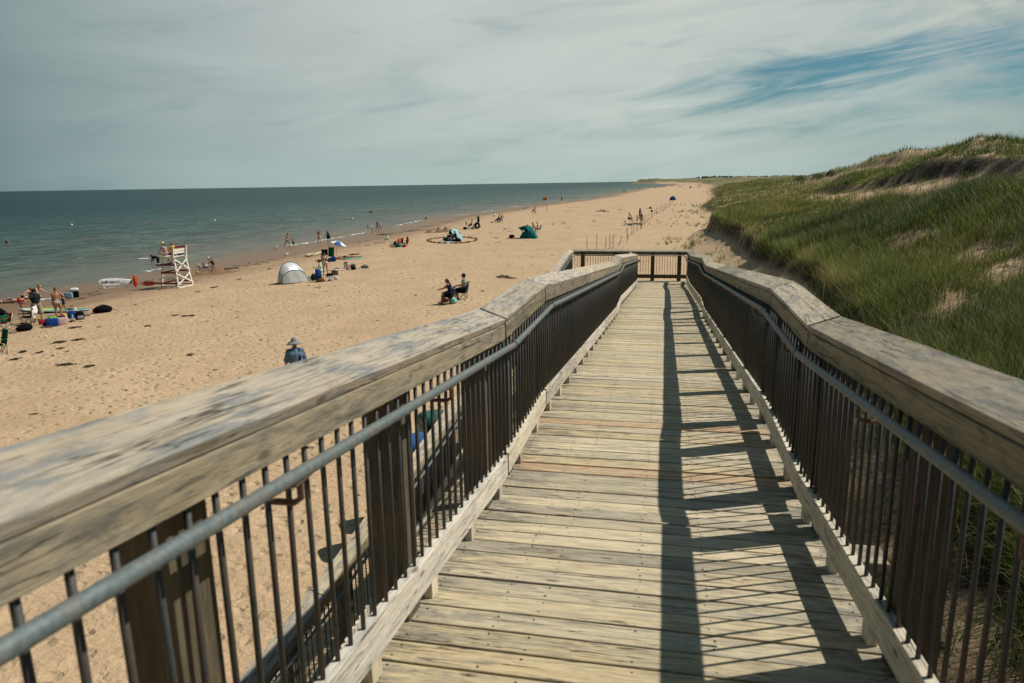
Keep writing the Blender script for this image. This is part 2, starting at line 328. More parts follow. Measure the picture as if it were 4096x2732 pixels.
def mat_sand():
    t=NT('sand'); g=t.node('ShaderNodeNewGeometry').outputs['Position']
    inl=t.attr('inland'); soil_shade=t.attr('soil_shade'); gr=t.attr('green')
    n1=t.noise(g,.35,5,.6).outputs[0]; n2=t.noise(g,2.2,5,.6).outputs[0]; n3=t.noise(g,30.,3,.6).outputs[0]
    c=t.mix(t.ramp(n1,[(.3,0),(.7,1)]),(.43,.30,.178),(.52,.372,.232))
    c=t.mix(1.0,c,t.ramp(n2,[(.3,.92),(.7,1.06)]),'MULTIPLY'); c=t.mix(1.0,c,t.ramp(n3,[(.3,.9),(.7,1.08)]),'MULTIPLY')
    # wet sand along the water, ragged
    rag=t.math('ADD',inl,t.math('MULTIPLY',t.math('SUBTRACT',t.noise(t.vmul(g,(1,.25,1)),.5,5,.6).outputs[0],.5),6.0))
    wet=t.ramp(t.math('DIVIDE',rag,16.0),[(0,1),(.42,.95),(.62,.5),(.80,.14),(1,0)])
    c=t.mix(wet,c,(.19,.115,.062))
    # drift lines of dried weed and twigs
    ws=t.noise(t.vmul(g,(1,.22,1)),1.1,7,.72,.4).outputs[0]; band=t.ramp(t.math('DIVIDE',inl,30.0),[(.18,0),(.30,1),(.42,.75),(.85,.25),(1,.1)])
    c=t.mix(t.math('MULTIPLY',t.ramp(ws,[(.60,0),(.68,1)]),band),c,(.10,.075,.035))
    sp=t.node('ShaderNodeTexVoronoi',{'Vector':g,'Scale':1.5,'Randomness':1.0}).outputs['Distance']
    c=t.mix(t.ramp(sp,[(.015,.8),(.03,0)]),c,(.09,.065,.04))
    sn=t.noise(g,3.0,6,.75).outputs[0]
    c=t.mix(t.math('MULTIPLY',soil_shade,t.ramp(sn,[(.3,1),(.66,.95),(.86,.45)])),c,(.020,.015,.009))
    gn=t.noise(t.vmul(g,(1,.5,1)),.5,6,.7).outputs[0]
    c=t.mix(t.math('MULTIPLY',gr,t.ramp(gn,[(.34,.15),(.52,1)])),c,t.mix(t.ramp(gn,[(.4,0),(.65,1)]),(.030,.050,.015),(.095,.112,.030)))
    # footprints: soft dimples, thousands of them, trodden over one another
    dw=t.node('ShaderNodeVectorMath',{0:g,1:t.node('ShaderNodeVectorMath',{0:t.noise(g,1.7,3).outputs['Color'],1:(.5,.5,.5)},operation='MULTIPLY').outputs[0]},operation='ADD').outputs[0]
    v1=t.node('ShaderNodeTexVoronoi',{'Vector':t.vmul(dw,(1,1.25,.2)),'Scale':2.9,'Randomness':1.0,'Smoothness':.35},feature='SMOOTH_F1').outputs['Distance']
    v2=t.noise(t.vmul(g,(1,1.2,.3)),6.5,3,.55,.6).outputs[0]
    f=t.math('ADD',t.math('MULTIPLY',t.ramp(v1,[(.05,0),(.42,1)]),t.ramp(n1,[(.35,.35),(.65,1.0)])),t.math('MULTIPLY',v2,.6))
    dry=t.ramp(t.math('DIVIDE',inl,20.0),[(.2,.12),(.6,1)])
    f=t.math('MULTIPLY',f,dry)
    nb=t.bump(f,.085,1.0); nb=t.bump(n3,.006,.5,nb)
    rough=t.ramp(wet,[(0,.95),(1,.42)])
    return t.set(Base_Color=c,Roughness=rough,Specular_IOR_Level=.2,Normal=nb)
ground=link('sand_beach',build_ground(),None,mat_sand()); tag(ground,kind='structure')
# ------------------------------------------------------------------ the sea
def build_sea():
    az=np.radians(np.arange(-75,60,.5)); rr=np.exp(np.arange(math.log(18),math.log(45000),.02)); na,nr=len(az),len(rr)
    X=np.sin(az)[None,:]*rr[:,None];Y=np.cos(az)[None,:]*rr[:,None]
    X=np.broadcast_to(X,(nr,na)).copy();Y=np.broadcast_to(Y,(nr,na)).copy()
    Z=.0+0*X
    d=X-shore(Y); k=np.exp(-((d+5.5)/2.6)**2)*np.clip(1-Y/420,0,1)       # one low swell rolling in
    Z+=.10*k*np.clip(.5+fbm(X/9,Y/9,2,3),.1,1)+.035*np.exp(-((d+1.4)/.7)**2)
    V=np.stack([X,Y,Z],-1).reshape(-1,3)
    i=np.arange(nr-1)[:,None]*na;j=np.arange(na-1)[None,:]
    Q=np.stack([i+j,i+na+j,i+na+j+1,i+j+1],-1).reshape(-1,4)
    me=bpy.data.meshes.new('sea'); me.vertices.add(len(V)); me.vertices.foreach_set('co',V.astype(np.float32).ravel())
    me.loops.add(Q.size); me.loops.foreach_set('vertex_index',Q.ravel().astype(np.int32)); me.polygons.add(len(Q))
    me.polygons.foreach_set('loop_start',(np.arange(len(Q))*4).astype(np.int32)); me.update(calc_edges=True)
    me.polygons.foreach_set('use_smooth',np.ones(len(Q),bool))
    a=me.attributes.new('depth','FLOAT','POINT'); a.data.foreach_set('value',(-d).ravel().astype(np.float32))
    return me
def mat_sea():
    t=NT('sea_water'); g=t.node('ShaderNodeNewGeometry').outputs['Position']; dp=t.attr('depth')
    big=t.noise(t.vmul(g,(.6,1,1)),.02,4,.6).outputs[0]
    dd=t.math('ADD',t.math('DIVIDE',dp,160.0),t.math('MULTIPLY',t.math('SUBTRACT',big,.5),.25))
    c=t.ramp(dd,[(-.02,(.17,.135,.09)),(.02,(.135,.135,.105)),(.13,(.064,.094,.078)),(.36,(.033,.072,.064)),(.75,(.013,.050,.050)),(1,(.008,.040,.042))])
    bars=t.noise(t.vmul(g,(.35,.05,1)),.35,4,.6).outputs[0]
    c=t.mix(t.math('MULTIPLY',t.ramp(bars,[(.5,0),(.7,.6)]),t.ramp(dd,[(.0,1),(.8,0)])),c,(.115,.10,.07))
    w0=t.noise(t.vmul(g,(1.0,.55,1)),.17,5,.6,.5).outputs[0]; w1=t.noise(t.vmul(g,(1.0,.5,1)),.62,6,.65,.6).outputs[0]; w2=t.noise(t.vmul(g,(1,.7,1)),2.4,4,.6,.3).outputs[0]
    calm=t.ramp(t.math('DIVIDE',dp,22.0),[(0,.12),(1,1)])
    k=t.math('MULTIPLY',t.math('SUBTRACT',t.math('ADD',t.math('MULTIPLY',w0,.45),t.math('MULTIPLY',w1,.75)),.6),calm)
    c=t.mix(1.0,c,t.ramp(t.math('ADD',t.math('MULTIPLY',k,3.2),.5),[(0,.30),(.5,.92),(1,1.75)]),'MULTIPLY')
    h=t.math('ADD',t.math('ADD',t.math('MULTIPLY',w1,.8),t.math('MULTIPLY',w0,1.3)),t.math('MULTIPLY',w2,.22))
    nb=t.bump(t.math('MULTIPLY',h,calm),.55,1.0)
    t.set(Base_Color=c,Roughness=.6,Specular_IOR_Level=.0,Normal=nb)
    fr=t.node('ShaderNodeFresnel',{'IOR':1.33,'Normal':nb}).outputs[0]
    gl=t.node('ShaderNodeBsdfGlossy',{'Roughness':.18,'Normal':nb})
    f=t.ramp(fr,[(0,.0),(.25,.15),(.6,.21),(1,.23)])
    mx=t.node('ShaderNodeMixShader',{0:f,1:t.b.outputs[0],2:gl.outputs[0]}); t.t.links.new(mx.outputs[0],t.out.inputs[0])
    return t.m
sea=link('sea',build_sea(),None,mat_sea()); tag(sea,kind='structure')
# ------------------------------------------------------------------ light
SUN_DIR=Vector((.71,.34,1.0)).normalized()
sl=bpy.data.lights.new('sun','SUN'); sl.energy=4.7; sl.angle=math.radians(.53); sl.color=(1.0,.94,.84)
so=bpy.data.objects.new('sun',sl); COL.objects.link(so); so.rotation_euler=(-SUN_DIR).to_track_quat('-Z','Y').to_euler(); so.location=(30,15,40)
def build_world():
    wd=bpy.data.worlds.new('World'); scene.world=wd; wd.use_nodes=True
    class W(NT):
        def __init__(s): s.t=wd.node_tree; s.n=s.t.nodes; s.n.clear()
    t=W()
    sky=t.node('ShaderNodeTexSky',sky_type='NISHITA',sun_disc=False)
    sky.sun_elevation=math.asin(SUN_DIR.z); sky.sun_rotation=math.atan2(SUN_DIR.x,SUN_DIR.y); sky.air_density=1.0; sky.dust_density=.6; sky.ozone_density=2.0; sky.altitude=10
    base=t.mix(1.0,t.mix(1.0,sky.outputs[0],(.07,.07,.07),'MULTIPLY'),(.36,.68,.70),'MULTIPLY')
    d=t.node('ShaderNodeTexCoord').outputs['Generated']; sp=t.node('ShaderNodeSeparateXYZ',{0:d}); x,y,z=sp.outputs
    az=t.math('MULTIPLY',t.math('ARCTAN2',x,y),57.2958); el=t.math('MULTIPLY',t.math('ARCSINE',z),57.2958)
    def vec(a,b,c=0.0):
        return t.node('ShaderNodeCombineXYZ',{0:a,1:b,2:c}).outputs[0]
    # streaks fan out from low on the left to high on the right
    el2=t.math('SUBTRACT',el,t.math('MULTIPLY',t.math('SUBTRACT',az,5.0),.10))
    s1=t.noise(vec(t.math('MULTIPLY',az,.035),t.math('MULTIPLY',el2,.20)),1.0,7,.58,.9).outputs[0]
    s2=t.noise(vec(t.math('MULTIPLY',az,.10),t.math('MULTIPLY',el2,.50),3.0),1.0,7,.55,.75).outputs[0]
    s3=t.noise(vec(t.math('MULTIPLY',az,.30),t.math('MULTIPLY',el,.75),7.0),1.0,7,.62,.5).outputs[0]
    # where the veil thins to blue: low in the right of the view, and unseen overhead, thinned there to cut the fill light
    def gauss(ca,ce,wa,we,tilt=0.0):
        e=t.math('SUBTRACT',t.math('SUBTRACT',el,ce),t.math('MULTIPLY',t.math('SUBTRACT',az,ca),tilt))
        a=t.math('DIVIDE',t.math('SUBTRACT',az,ca),wa); e=t.math('DIVIDE',e,we)
        q=t.math('ADD',t.math('MULTIPLY',a,a),t.math('MULTIPLY',e,e))
        return t.math('POWER',2.718,t.math('MULTIPLY',q,-1.0))
    hole=t.math('MAXIMUM',gauss(12,6.8,15,3.0,.04),t.math('MULTIPLY',gauss(25,6.6,12,3.2,.0),1.0))
    hole=t.math('MAXIMUM',hole,t.math('MULTIPLY',gauss(15,12.6,5,1.5,.1),.85))
    hole=t.math('MAXIMUM',hole,t.math('MULTIPLY',gauss(3,3.4,12,.7,.0),.55))
    veil=t.math('SUBTRACT',t.math('ADD',t.math('MULTIPLY',s2,2.3),t.math('MULTIPLY',s1,.8)),t.math('MULTIPLY',hole,1.02))
    cov=t.ramp(t.math('DIVIDE',veil,1.5),[(.25,.04),(.44,.36),(.67,.80),(.90,1.0)])
    up=t.ramp(t.math('DIVIDE',el,90.0),[(.20,1),(.34,.40),(.6,.18),(1,.15)])
    wisp=t.noise(vec(t.math('MULTIPLY',az,.07),t.math('MULTIPLY',t.math('SUBTRACT',el,t.math('MULTIPLY',az,.13)),1.25),5.0),1.0,8,.66,.55).outputs[0]
    cov=t.math('MAXIMUM',cov,t.math('MULTIPLY',t.ramp(wisp,[(.48,0),(.66,1)]),.82)); cov=t.math('MULTIPLY',cov,up)
    # cloud colour: greyer and thicker out to the left over the sea, brighter to the right
    azr=t.math('ADD',t.math('DIVIDE',az,90.0),.6)
    cc=t.ramp(azr,[(.02,(.10,.175,.185)),(.11,(.27,.345,.35)),(.22,(.41,.475,.47)),(.40,(.53,.59,.56)),(.60,(.57,.62,.575)),(.78,(.50,.565,.535)),(.90,(.33,.40,.39)),(1.0,(.13,.17,.175))])  # last stop dims the unseen sky behind the camera to deepen shadows
    cc=t.mix(t.ramp(s1,[(.36,.40),(.60,0)]),cc,t.mix(1.0,cc,(.66,.71,.75),'MULTIPLY'))
    low=t.ramp(t.math('DIVIDE',el,20.0),[(0,.75),(.25,.12),(.5,0)])
    cc=t.mix(low,cc,t.mix(1.0,cc,(.78,.90,.90),'MULTIPLY'))
    puff=t.math('MULTIPLY',gauss(25,12.6,8,2.6,.30),t.ramp(s3,[(.42,0),(.58,1)]))
    cov=t.math('MAXIMUM',cov,t.math('MULTIPLY',puff,.95)); cc=t.mix(puff,cc,(.60,.62,.54))
    col=t.mix(cov,base,cc)
    bg=t.node('ShaderNodeBackground',{0:col,1:1.0}); out=t.node('ShaderNodeOutputWorld'); t.t.links.new(bg.outputs[0],out.inputs[0])
build_world()
scene.view_settings.view_transform='Standard'; scene.view_settings.look='None'; scene.view_settings.exposure=0; scene.view_settings.gamma=1
# ================================================================== BOARDWALK
XL,XR=-.935,.795
PROF=[(-4,.002),(4.19,-.80),(5.69,-.81),(14.81,-1.65),(16.32,-1.665),(26.1,-2.57),(27.55,-2.57)]   # top of the cap rail
def zcap(Y): return np.interp(Y,[p[0] for p in PROF],[p[1] for p in PROF])+CZ
def zdeck(Y): return zcap(Y)-1.12
LPROF=[(2.0,-4.50),(4.7,-4.27),(6.3,-4.26),(15.5,-3.43),(17.0,-3.42),(26.1,-2.57),(27.55,-2.57)]
def zlow(Y): return np.interp(Y,[p[0] for p in LPROF],[p[1] for p in LPROF])+CZ
LX=-3.43
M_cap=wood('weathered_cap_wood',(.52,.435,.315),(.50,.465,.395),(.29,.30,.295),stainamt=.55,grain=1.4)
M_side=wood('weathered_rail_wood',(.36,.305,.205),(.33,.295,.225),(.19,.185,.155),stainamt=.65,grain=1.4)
M_kick=wood('pale_kick_wood',(.70,.645,.545),(.62,.585,.51),(.48,.465,.42),stainamt=.14,grain=1.2)
M_deck=wood('deck_wood',(.57,.485,.335),(.55,.49,.375),(.42,.385,.315),stainamt=.36,grain=1.5,newc=(.46,.24,.13),edge=True)
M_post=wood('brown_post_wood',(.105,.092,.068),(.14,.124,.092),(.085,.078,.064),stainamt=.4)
M_new=wood('new_orange_wood',(.52,.27,.15),(.58,.33,.19),(.5,.25,.14),stainamt=.05)
def mat_metal(name,c1,c2,rust,amt,rough=.45,metal=.6):
    t=NT(name); g=t.node('ShaderNodeNewGeometry').outputs['Position']
    n=t.noise(t.vmul(g,(1,1,.35)),9.,5,.65).outputs[0]; m=t.noise(g,60,3).outputs[0]
    lv=t.noise(t.vmul(g,(6,6,1.2)),1.6,3).outputs[0]
    c=t.mix(t.ramp(m,[(.35,0),(.65,1)]),c1,c2)
    rm=t.math('MULTIPLY',t.ramp(t.math('ADD',t.math('MULTIPLY',n,.6),t.math('MULTIPLY',lv,.4)),[(.46,0),(.58,1)]),amt)
    c=t.mix(rm,c,rust)
    return t.set(Base_Color=c,Metallic=t.math('SUBTRACT',metal,t.math('MULTIPLY',rm,metal)),Roughness=rough,Normal=t.bump(m,.0015,.6))
M_pipe=mat_metal('galvanised_pipe',(.095,.125,.128),(.15,.185,.187),(.20,.14,.09),.40,.6,.25)
M_rod=mat_metal('rusty_rod',(.030,.038,.038),(.05,.058,.056),(.085,.048,.03),.5,.6,.2)
M_brk=mat_metal('rusty_bracket',(.10,.06,.04),(.14,.08,.05),(.17,.08,.04),.8,.7,.2)
M_nail=paint('nail_head',(.05,.045,.04),.6,.1,40,.4,.5)
bw=thing('boardwalk','weathered grey timber boardwalk ramp with railings descending from the dune to the beach','boardwalk',(0,0,float(zdeck(0))))
OFF=np.array([0,0,float(zdeck(0))])
def bpart(mb,name,mat,parent=None,smooth=False,bevel=0.0):
    mb.v=[(v[0],v[1],v[2]-(OFF[2] if parent is None else OFF[2])) for v in mb.v]
    return mb.build(name,mat,bw if parent is None else parent,smooth,bevel)
# ---- deck
def deck(name,x0,x1,y0,y1,zf,new=True):
    mb=MB(); y=y0; pitch=.1462
    while y<y1-.05:
        yc=y+pitch/2; w=.0668+random.uniform(-.002,.002)
        dz=random.gauss(0,.0016); rot=random.gauss(0,.0022)
        zl=zf(yc-w)-.019; zr=zf(yc+w)-.019; s=(zr-zl)/(2*w)
        a=np.array([x0+random.uniform(-.012,.012),yc-rot,zf(yc)-.019+dz+random.gauss(0,.0012)]);b=np.array([x1+random.uniform(-.012,.012),yc+rot,zf(yc)-.019+dz+random.gauss(0,.0012)])
        mb.cm=0; rn=random.random(); rn=.05+.90*rn if random.random()>.075 else .96+.04*rn
        if not new: rn=min(rn,.95)
        mb.board(a,b,(0,w,w*s),(0,-.019*s,.019),seg=4,jit=.0009,rnd=rn)
        if y<17:
            mb.cm=1
            for xx in (x0+.10,x0+.42,x0+.58,x0+.98,x0+1.28,x1-.09):
                for q in (-.038,.038):
                    if random.random()<.88:
                        c=np.array([xx+random.uniform(-.012,.012),yc+q+random.uniform(-.008,.008),zf(yc+q)+.0022+dz]); r=.0042+random.random()*.002
                        mb.add([c+np.array([r*math.cos(k*PI/3),r*math.sin(k*PI/3),0]) for k in range(6)],[tuple(range(6))],None,.3)
        y+=pitch
    return bpart(mb,name,[M_deck,M_nail],bevel=.004)
deck('deck',XL-.12,XR+.12,-1.6,26.15,zdeck)
deck('landing_deck',LX-.12,XR+.12,26.15,27.75,zdeck,False)
deck('deck',LX-.12,-1.45,2.2,26.15,lambda y:zlow(y)-1.12)
# stringers under the decks
def stringer(x,y0,y1,zf,h=.12):
    ys=[y0]+[p for p in (4.19,4.7,5.69,6.3,14.81,15.5,16.32,17.0) if y0<p<y1]+[y1]; mb=MB()
    for a,b in zip(ys[:-1],ys[1:]): mb.board((x,a,zf(a)-.045-h),(x,b,zf(b)-.045-h),(.02,0,0),(0,0,h))
    bpart(mb,'stringer',M_post)
for x in (XL-.06,-.3,.25,XR+.06): stringer(x,-1.6,26.15,zdeck)
for x in (LX-.06,-2.5,-1.5): stringer(x,2.2,26.15,lambda y:zlow(y)-1.12)
# ---- railing along one side
NB=[0]; BAL=[]; STUFF=MB()
def rail_run(xi,sg,ys,zf,posts,rods,near):
    """xi inner face of the railing, sg direction outwards; ys joints of the cap boards"""
    tilt=.35
    for a,b in zip(ys[:-1],ys[1:]):
        g=.008; ga=.024 if abs(b-4.19)<.01 else g; lo=.003 if abs(b-4.19)<.01 and near else 0; za,zb=zf(a+g)-lo,zf(b-ga)-lo; seg=max(2,int((b-a)/.35)) if near else 2
        L=math.hypot(b-a,zb-za)
        wv=np.array([.089*sg*math.cos(tilt),0,.089*math.sin(tilt)]); up=np.cross(np.array([0,b-a,zb-za])/L,wv); up/=np.linalg.norm(up); up=up*np.sign(up[2])*.019
        mb=MB(); o=wv-up+np.array([-.004*sg,0,0])
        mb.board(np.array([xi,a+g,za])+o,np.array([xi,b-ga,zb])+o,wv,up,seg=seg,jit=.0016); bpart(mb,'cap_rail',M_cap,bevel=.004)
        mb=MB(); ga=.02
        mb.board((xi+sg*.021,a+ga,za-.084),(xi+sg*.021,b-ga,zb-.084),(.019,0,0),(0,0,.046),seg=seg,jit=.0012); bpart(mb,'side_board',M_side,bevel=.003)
        mb=MB(); mb.board((xi+sg*.022,a+ga,za-.945),(xi+sg*.022,b-ga,zb-.945),(.022,0,0),(0,0,.07),seg=seg,jit=.0012)
        bpart(mb,'bottom_rail',M_kick,bevel=.003)
    y=ys[0]+.3
    while y<ys[-1]:
        z=zf(y)-1.12; mb=MB(); mb.box((xi+sg*.034,y,z+.05),.036,.085,.098); bpart(mb,'spacer_block',M_kick); y+=.655
    for y in posts:
        top=float(zf(y))-.03; x=xi+sg*.118; gz=hz(x,y)-.3; mb=MB()
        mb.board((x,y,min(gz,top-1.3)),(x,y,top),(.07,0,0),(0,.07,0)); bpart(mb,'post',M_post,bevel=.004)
    for y in rods:
        zt=float(zf(y))-.10; zb=float(zf(y))-.90; lean=random.gauss(0,.004); x=xi+sg*.024
        d=math.hypot(x,y)
        BAL.append((d,[(x,y+lean,zb),(x,y-lean*.5,zt)]))
def handrail(xi,sg,ys,zf,r=.018,dz=-.163,dx=.052,ends=True):
    x=xi-sg*dx; prev=None
    for a,b in zip(ys[:-1],ys[1:]):
        pts=[(x,y,float(zf(y))+dz) for y in np.linspace(a+.012,b-.012,6)]
        mb=MB(); mb.tube(pts,r,14)
        for p,q in ((pts[0],1),(pts[-1],-1)):   # welded collars at the joints
            mb.tube([p,(p[0],p[1]+q*.02,p[2]+(pts[1][2]-pts[0][2])*.02*q)],r*1.08,14)
        o=bpart(mb,'handrail',M_pipe,smooth=True)
        m=o.modifiers.new('es','EDGE_SPLIT'); m.split_angle=.9
        yield o,a,b,x
def add_handrail(xi,sg,ys,zf,step,first):
    for o,a,b,x in handrail(xi,sg,ys,zf):
        y=a+first
        while y<b-.1:
            z=float(zf(y))-.155; mb=MB()
            mb.tube([(x,y,z-.018),(x,y,z-.075),(x+sg*.02,y,z-.088),(xi+sg*.045,y,z-.09)],.009,6)
            mb.board((x,y-.045,z-.024),(x,y+.045,z-.024),(.014,0,0),(0,0,.003))
            bpart(mb,'bracket',M_brk,o); y+=step
YJ=[-1.5,4.19,5.69,8.75,11.78,14.81,16.32,19.5,21.3,23.7,26.1]
PO=[-.1,1.24,2.55,3.88,4.5,5.4,6.0]+[6.0+1.306*k for k in range(1,7)]+[14.5,15.1,16.0,16.62]+[16.62+1.306*k for k in range(1,8)]
RODS=[y for y in np.arange(.21,26.05,.1)]
RR=[y for y in RODS]; 
rail_run(XL,-1,YJ,zcap,PO,[y+.0 for y in RR],True)
rail_run(XR,1,YJ[:-1]+[27.5],zcap,PO+[26.9],[y+.002 for y in np.arange(.214,27.4,.1)],True)
add_handrail(XL,-1,[-1.5,4.19,5.69,14.81,16.32,26.1],zcap,1.31,.42)
add_handrail(XR,1,[-1.5,4.19,5.69,14.81,16.32,26.1,27.3],zcap,1.31,.42)
LJ=[2.3,6.3,9.0,12.0,15.5,17.0,20,23,26.1,27.5]
rail_run(LX,-1,LJ,zlow,[3.0,4.4,5.7,7.0,8.3,9.6,10.9,12.2,13.5,14.8,16.2,17.5,18.8,20.1,21.4,22.7,24.0,25.3,26.8],[y for y in np.arange(2.4,27.4,.1)],False)
add_handrail(LX,-1,[2.3,4.7,6.3,15.5,17.0,26.1,27.3],zlow,1.31,.5)
# one replaced, still orange cap board on the lower rail
# ---- the cross railing at the far end of the landing
def cross_rail():
    y=27.55; z=float(zcap(27.5)); x0,x1=LX-.02,XR+.02; tilt=.35
    wv=np.array([0,.089*math.cos(tilt),.089*math.sin(tilt)]); up=np.array([0,-math.sin(tilt),math.cos(tilt)])*.019
    for a,b in ((x0-.16,-1.3),(-1.3,x1+.16)):
        mb=MB(); mb.board(np.array([a+.004,y,z])+wv-up,np.array([b-.004,y,z])+wv-up,wv,up,seg=6,jit=.001); bpart(mb,'cap_rail',M_cap,bevel=.004)
        mb=MB(); mb.board((a+.06,y+.021,z-.084),(b-.06 if b>0 else b-.006,y+.021,z-.084),(0,.019,0),(0,0,.046)); bpart(mb,'side_board',M_post,bevel=.003)
        mb=MB(); mb.board((a+.06,y+.022,z-.945),(b-.06 if b>0 else b-.006,y+.022,z-.945),(0,.02,0),(0,0,.07)); bpart(mb,'bottom_rail',M_post,bevel=.003)
    for x in (-3.1,-1.85,-.45,.53):
        mb=MB(); mb.board((x,y+.118,hz(x,y)-.3),(x,y+.118,z-.03),(.07,0,0),(0,.07,0)); bpart(mb,'post',M_post,bevel=.004)
    for x in np.arange(x0+.05,x1,.1): BAL.append((28+abs(x),[(x,y+.024,z-.9),(x,y+.024,z-.1)]))
    mb=MB(); mb.tube([(x0+.06,y-.05,z-.155),(x1-.08,y-.05,z-.155)],.0205,12); bpart(mb,'handrail',M_pipe,smooth=True)
cross_rail()
BAL.sort(key=lambda t:t[0])
for d,p in BAL[:100]:
    mb=MB(); mb.tube(p,.0082,8); bpart(mb,'baluster',M_rod,smooth=True)
mb=MB()
for d,p in BAL[100:]: mb.tube(p,.0082,6)
tag(bpart(mb,'baluster',M_rod,smooth=True),kind='stuff')
# loose ends of the handrail: a small return loop at the end of the left rail
mb=MB(); z=float(zcap(26.1))-.155; mb.tube([(XL+.052,26.1,z),(XL+.052,26.22,z-.01),(XL+.05,26.27,z-.05),(XL+.02,26.22,z-.09),(XL+.0,26.08,z-.09)],.0205,8); bpart(mb,'handrail',M_pipe,smooth=True)
# outrigger plank beside the right railing
mb=MB(); mb.board((XR+.06,3.70,zdeck(3.70)-.05),(XR+.36,3.70,zdeck(3.70)-.05),(0,.095,0),(0,0,.019)); bpart(mb,'outrigger',M_deck,bevel=.004)
# ================================================================== DUNE GRASS
def mat_grass():
    t=NT('marram_grass'); k=t.attr('tone'); h=t.attr('along')
    c=t.ramp(k,[(0,(.028,.062,.008)),(.3,(.060,.112,.012)),(.55,(.140,.195,.018)),(.72,(.23,.235,.04)),(.86,(.31,.255,.095)),(1,(.40,.31,.14))])
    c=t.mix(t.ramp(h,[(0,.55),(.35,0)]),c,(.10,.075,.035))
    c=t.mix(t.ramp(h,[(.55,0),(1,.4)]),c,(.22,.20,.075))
    t.set(Base_Color=c,Roughness=.5,Specular_IOR_Level=.18)
    tr=t.node('ShaderNodeBsdfTranslucent',{0:c}); mx=t.node('ShaderNodeMixShader',{0:.45,1:t.b.outputs[0],2:tr.outputs[0]})
    t.t.links.new(mx.outputs[0],t.out.inputs[0]); return t.m
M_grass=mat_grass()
def blades(P,H,Wd,tone,lean,az,curl):
    """many grass blades as one mesh: P base points, H length, lean angle and heading of each"""
    n=len(P); lv=np.array([0,.36,.70,1.0]); wd=np.array([1,.85,.55,0])
    dx=np.sin(az);dy=np.cos(az); px=dy;py=-dx
    V=np.zeros((n,7,3),np.float32); al=np.zeros((n,7),np.float32)
    x=np.zeros(n);z=np.zeros(n); ang=lean.copy(); prev=0
    for i,l in enumerate(lv):
        if i:
            s=(l-prev)*H; x=x+np.sin(ang)*s; z=z+np.cos(ang)*s; ang=ang+curl*(l-prev)*1.2; prev=l
        cx=P[:,0]+dx*x;cy=P[:,1]+dy*x;cz=P[:,2]+z
        if i<3:
            V[:,2*i,0]=cx-px*Wd*wd[i]/2;V[:,2*i,1]=cy-py*Wd*wd[i]/2;V[:,2*i,2]=cz
            V[:,2*i+1,0]=cx+px*Wd*wd[i]/2;V[:,2*i+1,1]=cy+py*Wd*wd[i]/2;V[:,2*i+1,2]=cz
            al[:,2*i]=l;al[:,2*i+1]=l
        else: V[:,6,0]=cx;V[:,6,1]=cy;V[:,6,2]=cz;al[:,6]=l
    b=(np.arange(n)*7)[:,None]
    q=np.concatenate([b+np.array([[0,1,3,2]]),b+np.array([[2,3,5,4]])],1).reshape(-1,4); tr=b+np.array([[4,5,6]])
    me=bpy.data.meshes.new('blades'); me.vertices.add(n*7); me.vertices.foreach_set('co',V.reshape(-1))
    me.loops.add(q.size+tr.size); me.loops.foreach_set('vertex_index',np.concatenate([q.ravel(),tr.ravel()]).astype(np.int32))
    me.polygons.add(len(q)+len(tr)); me.polygons.foreach_set('loop_start',np.concatenate([np.arange(len(q))*4,len(q)*4+np.arange(len(tr))*3]).astype(np.int32))
    me.update(calc_edges=True); me.polygons.foreach_set('use_smooth',np.ones(len(q)+len(tr),bool))
    a=me.attributes.new('tone','FLOAT','POINT'); a.data.foreach_set('value',np.repeat(tone,7).astype(np.float32))
    a=me.attributes.new('along','FLOAT','POINT'); a.data.foreach_set('value',al.reshape(-1))
    return me
def grass_cover(X,Y):
    """how thickly the dune grass stands at X,Y (0..1)"""
    u,_,_=feat(X,Y)
    g=np.interp(u,[1.5,2.5,2.85,3.05,4,5,5.5,6.0,7.0,7.6,7.85,8.0,9.0,9.5,10.0,10.45,10.8,11.2,12],
                  [.05,.08,.55,1,.95,1,.7,.16,.05,.04,.45,1,1,.45,.08,.04,.55,1,1])
    g=np.where(Y<12,g*np.clip((X-2.2)/2.6,.10,1),g); g=np.where(u<2.5,g*(Y<24),g); far=np.clip((Y-96)/40,0,1)
    gf=np.interp(u,[1.5,2.2,2.7,3.0,6,9,9.6,10.0,10.6,10.85,11.2,12],[0,.05,.6,1,1,1,.5,.05,.06,.8,1,1])
    g=g*(1-far)+gf*far
    n=fbm(X/1.5,Y/1.9,3,41); n2=fbm(X/.55,Y/.55,2,45)
    hole=np.clip((n+.46+.25*np.clip((Y-50)/40,0,1)+n2*.35)*4.0,.03,1)                     # bare sandy gaps between clumps
    return np.clip(g*hole*np.where(u>2.7,1,1),0,1)
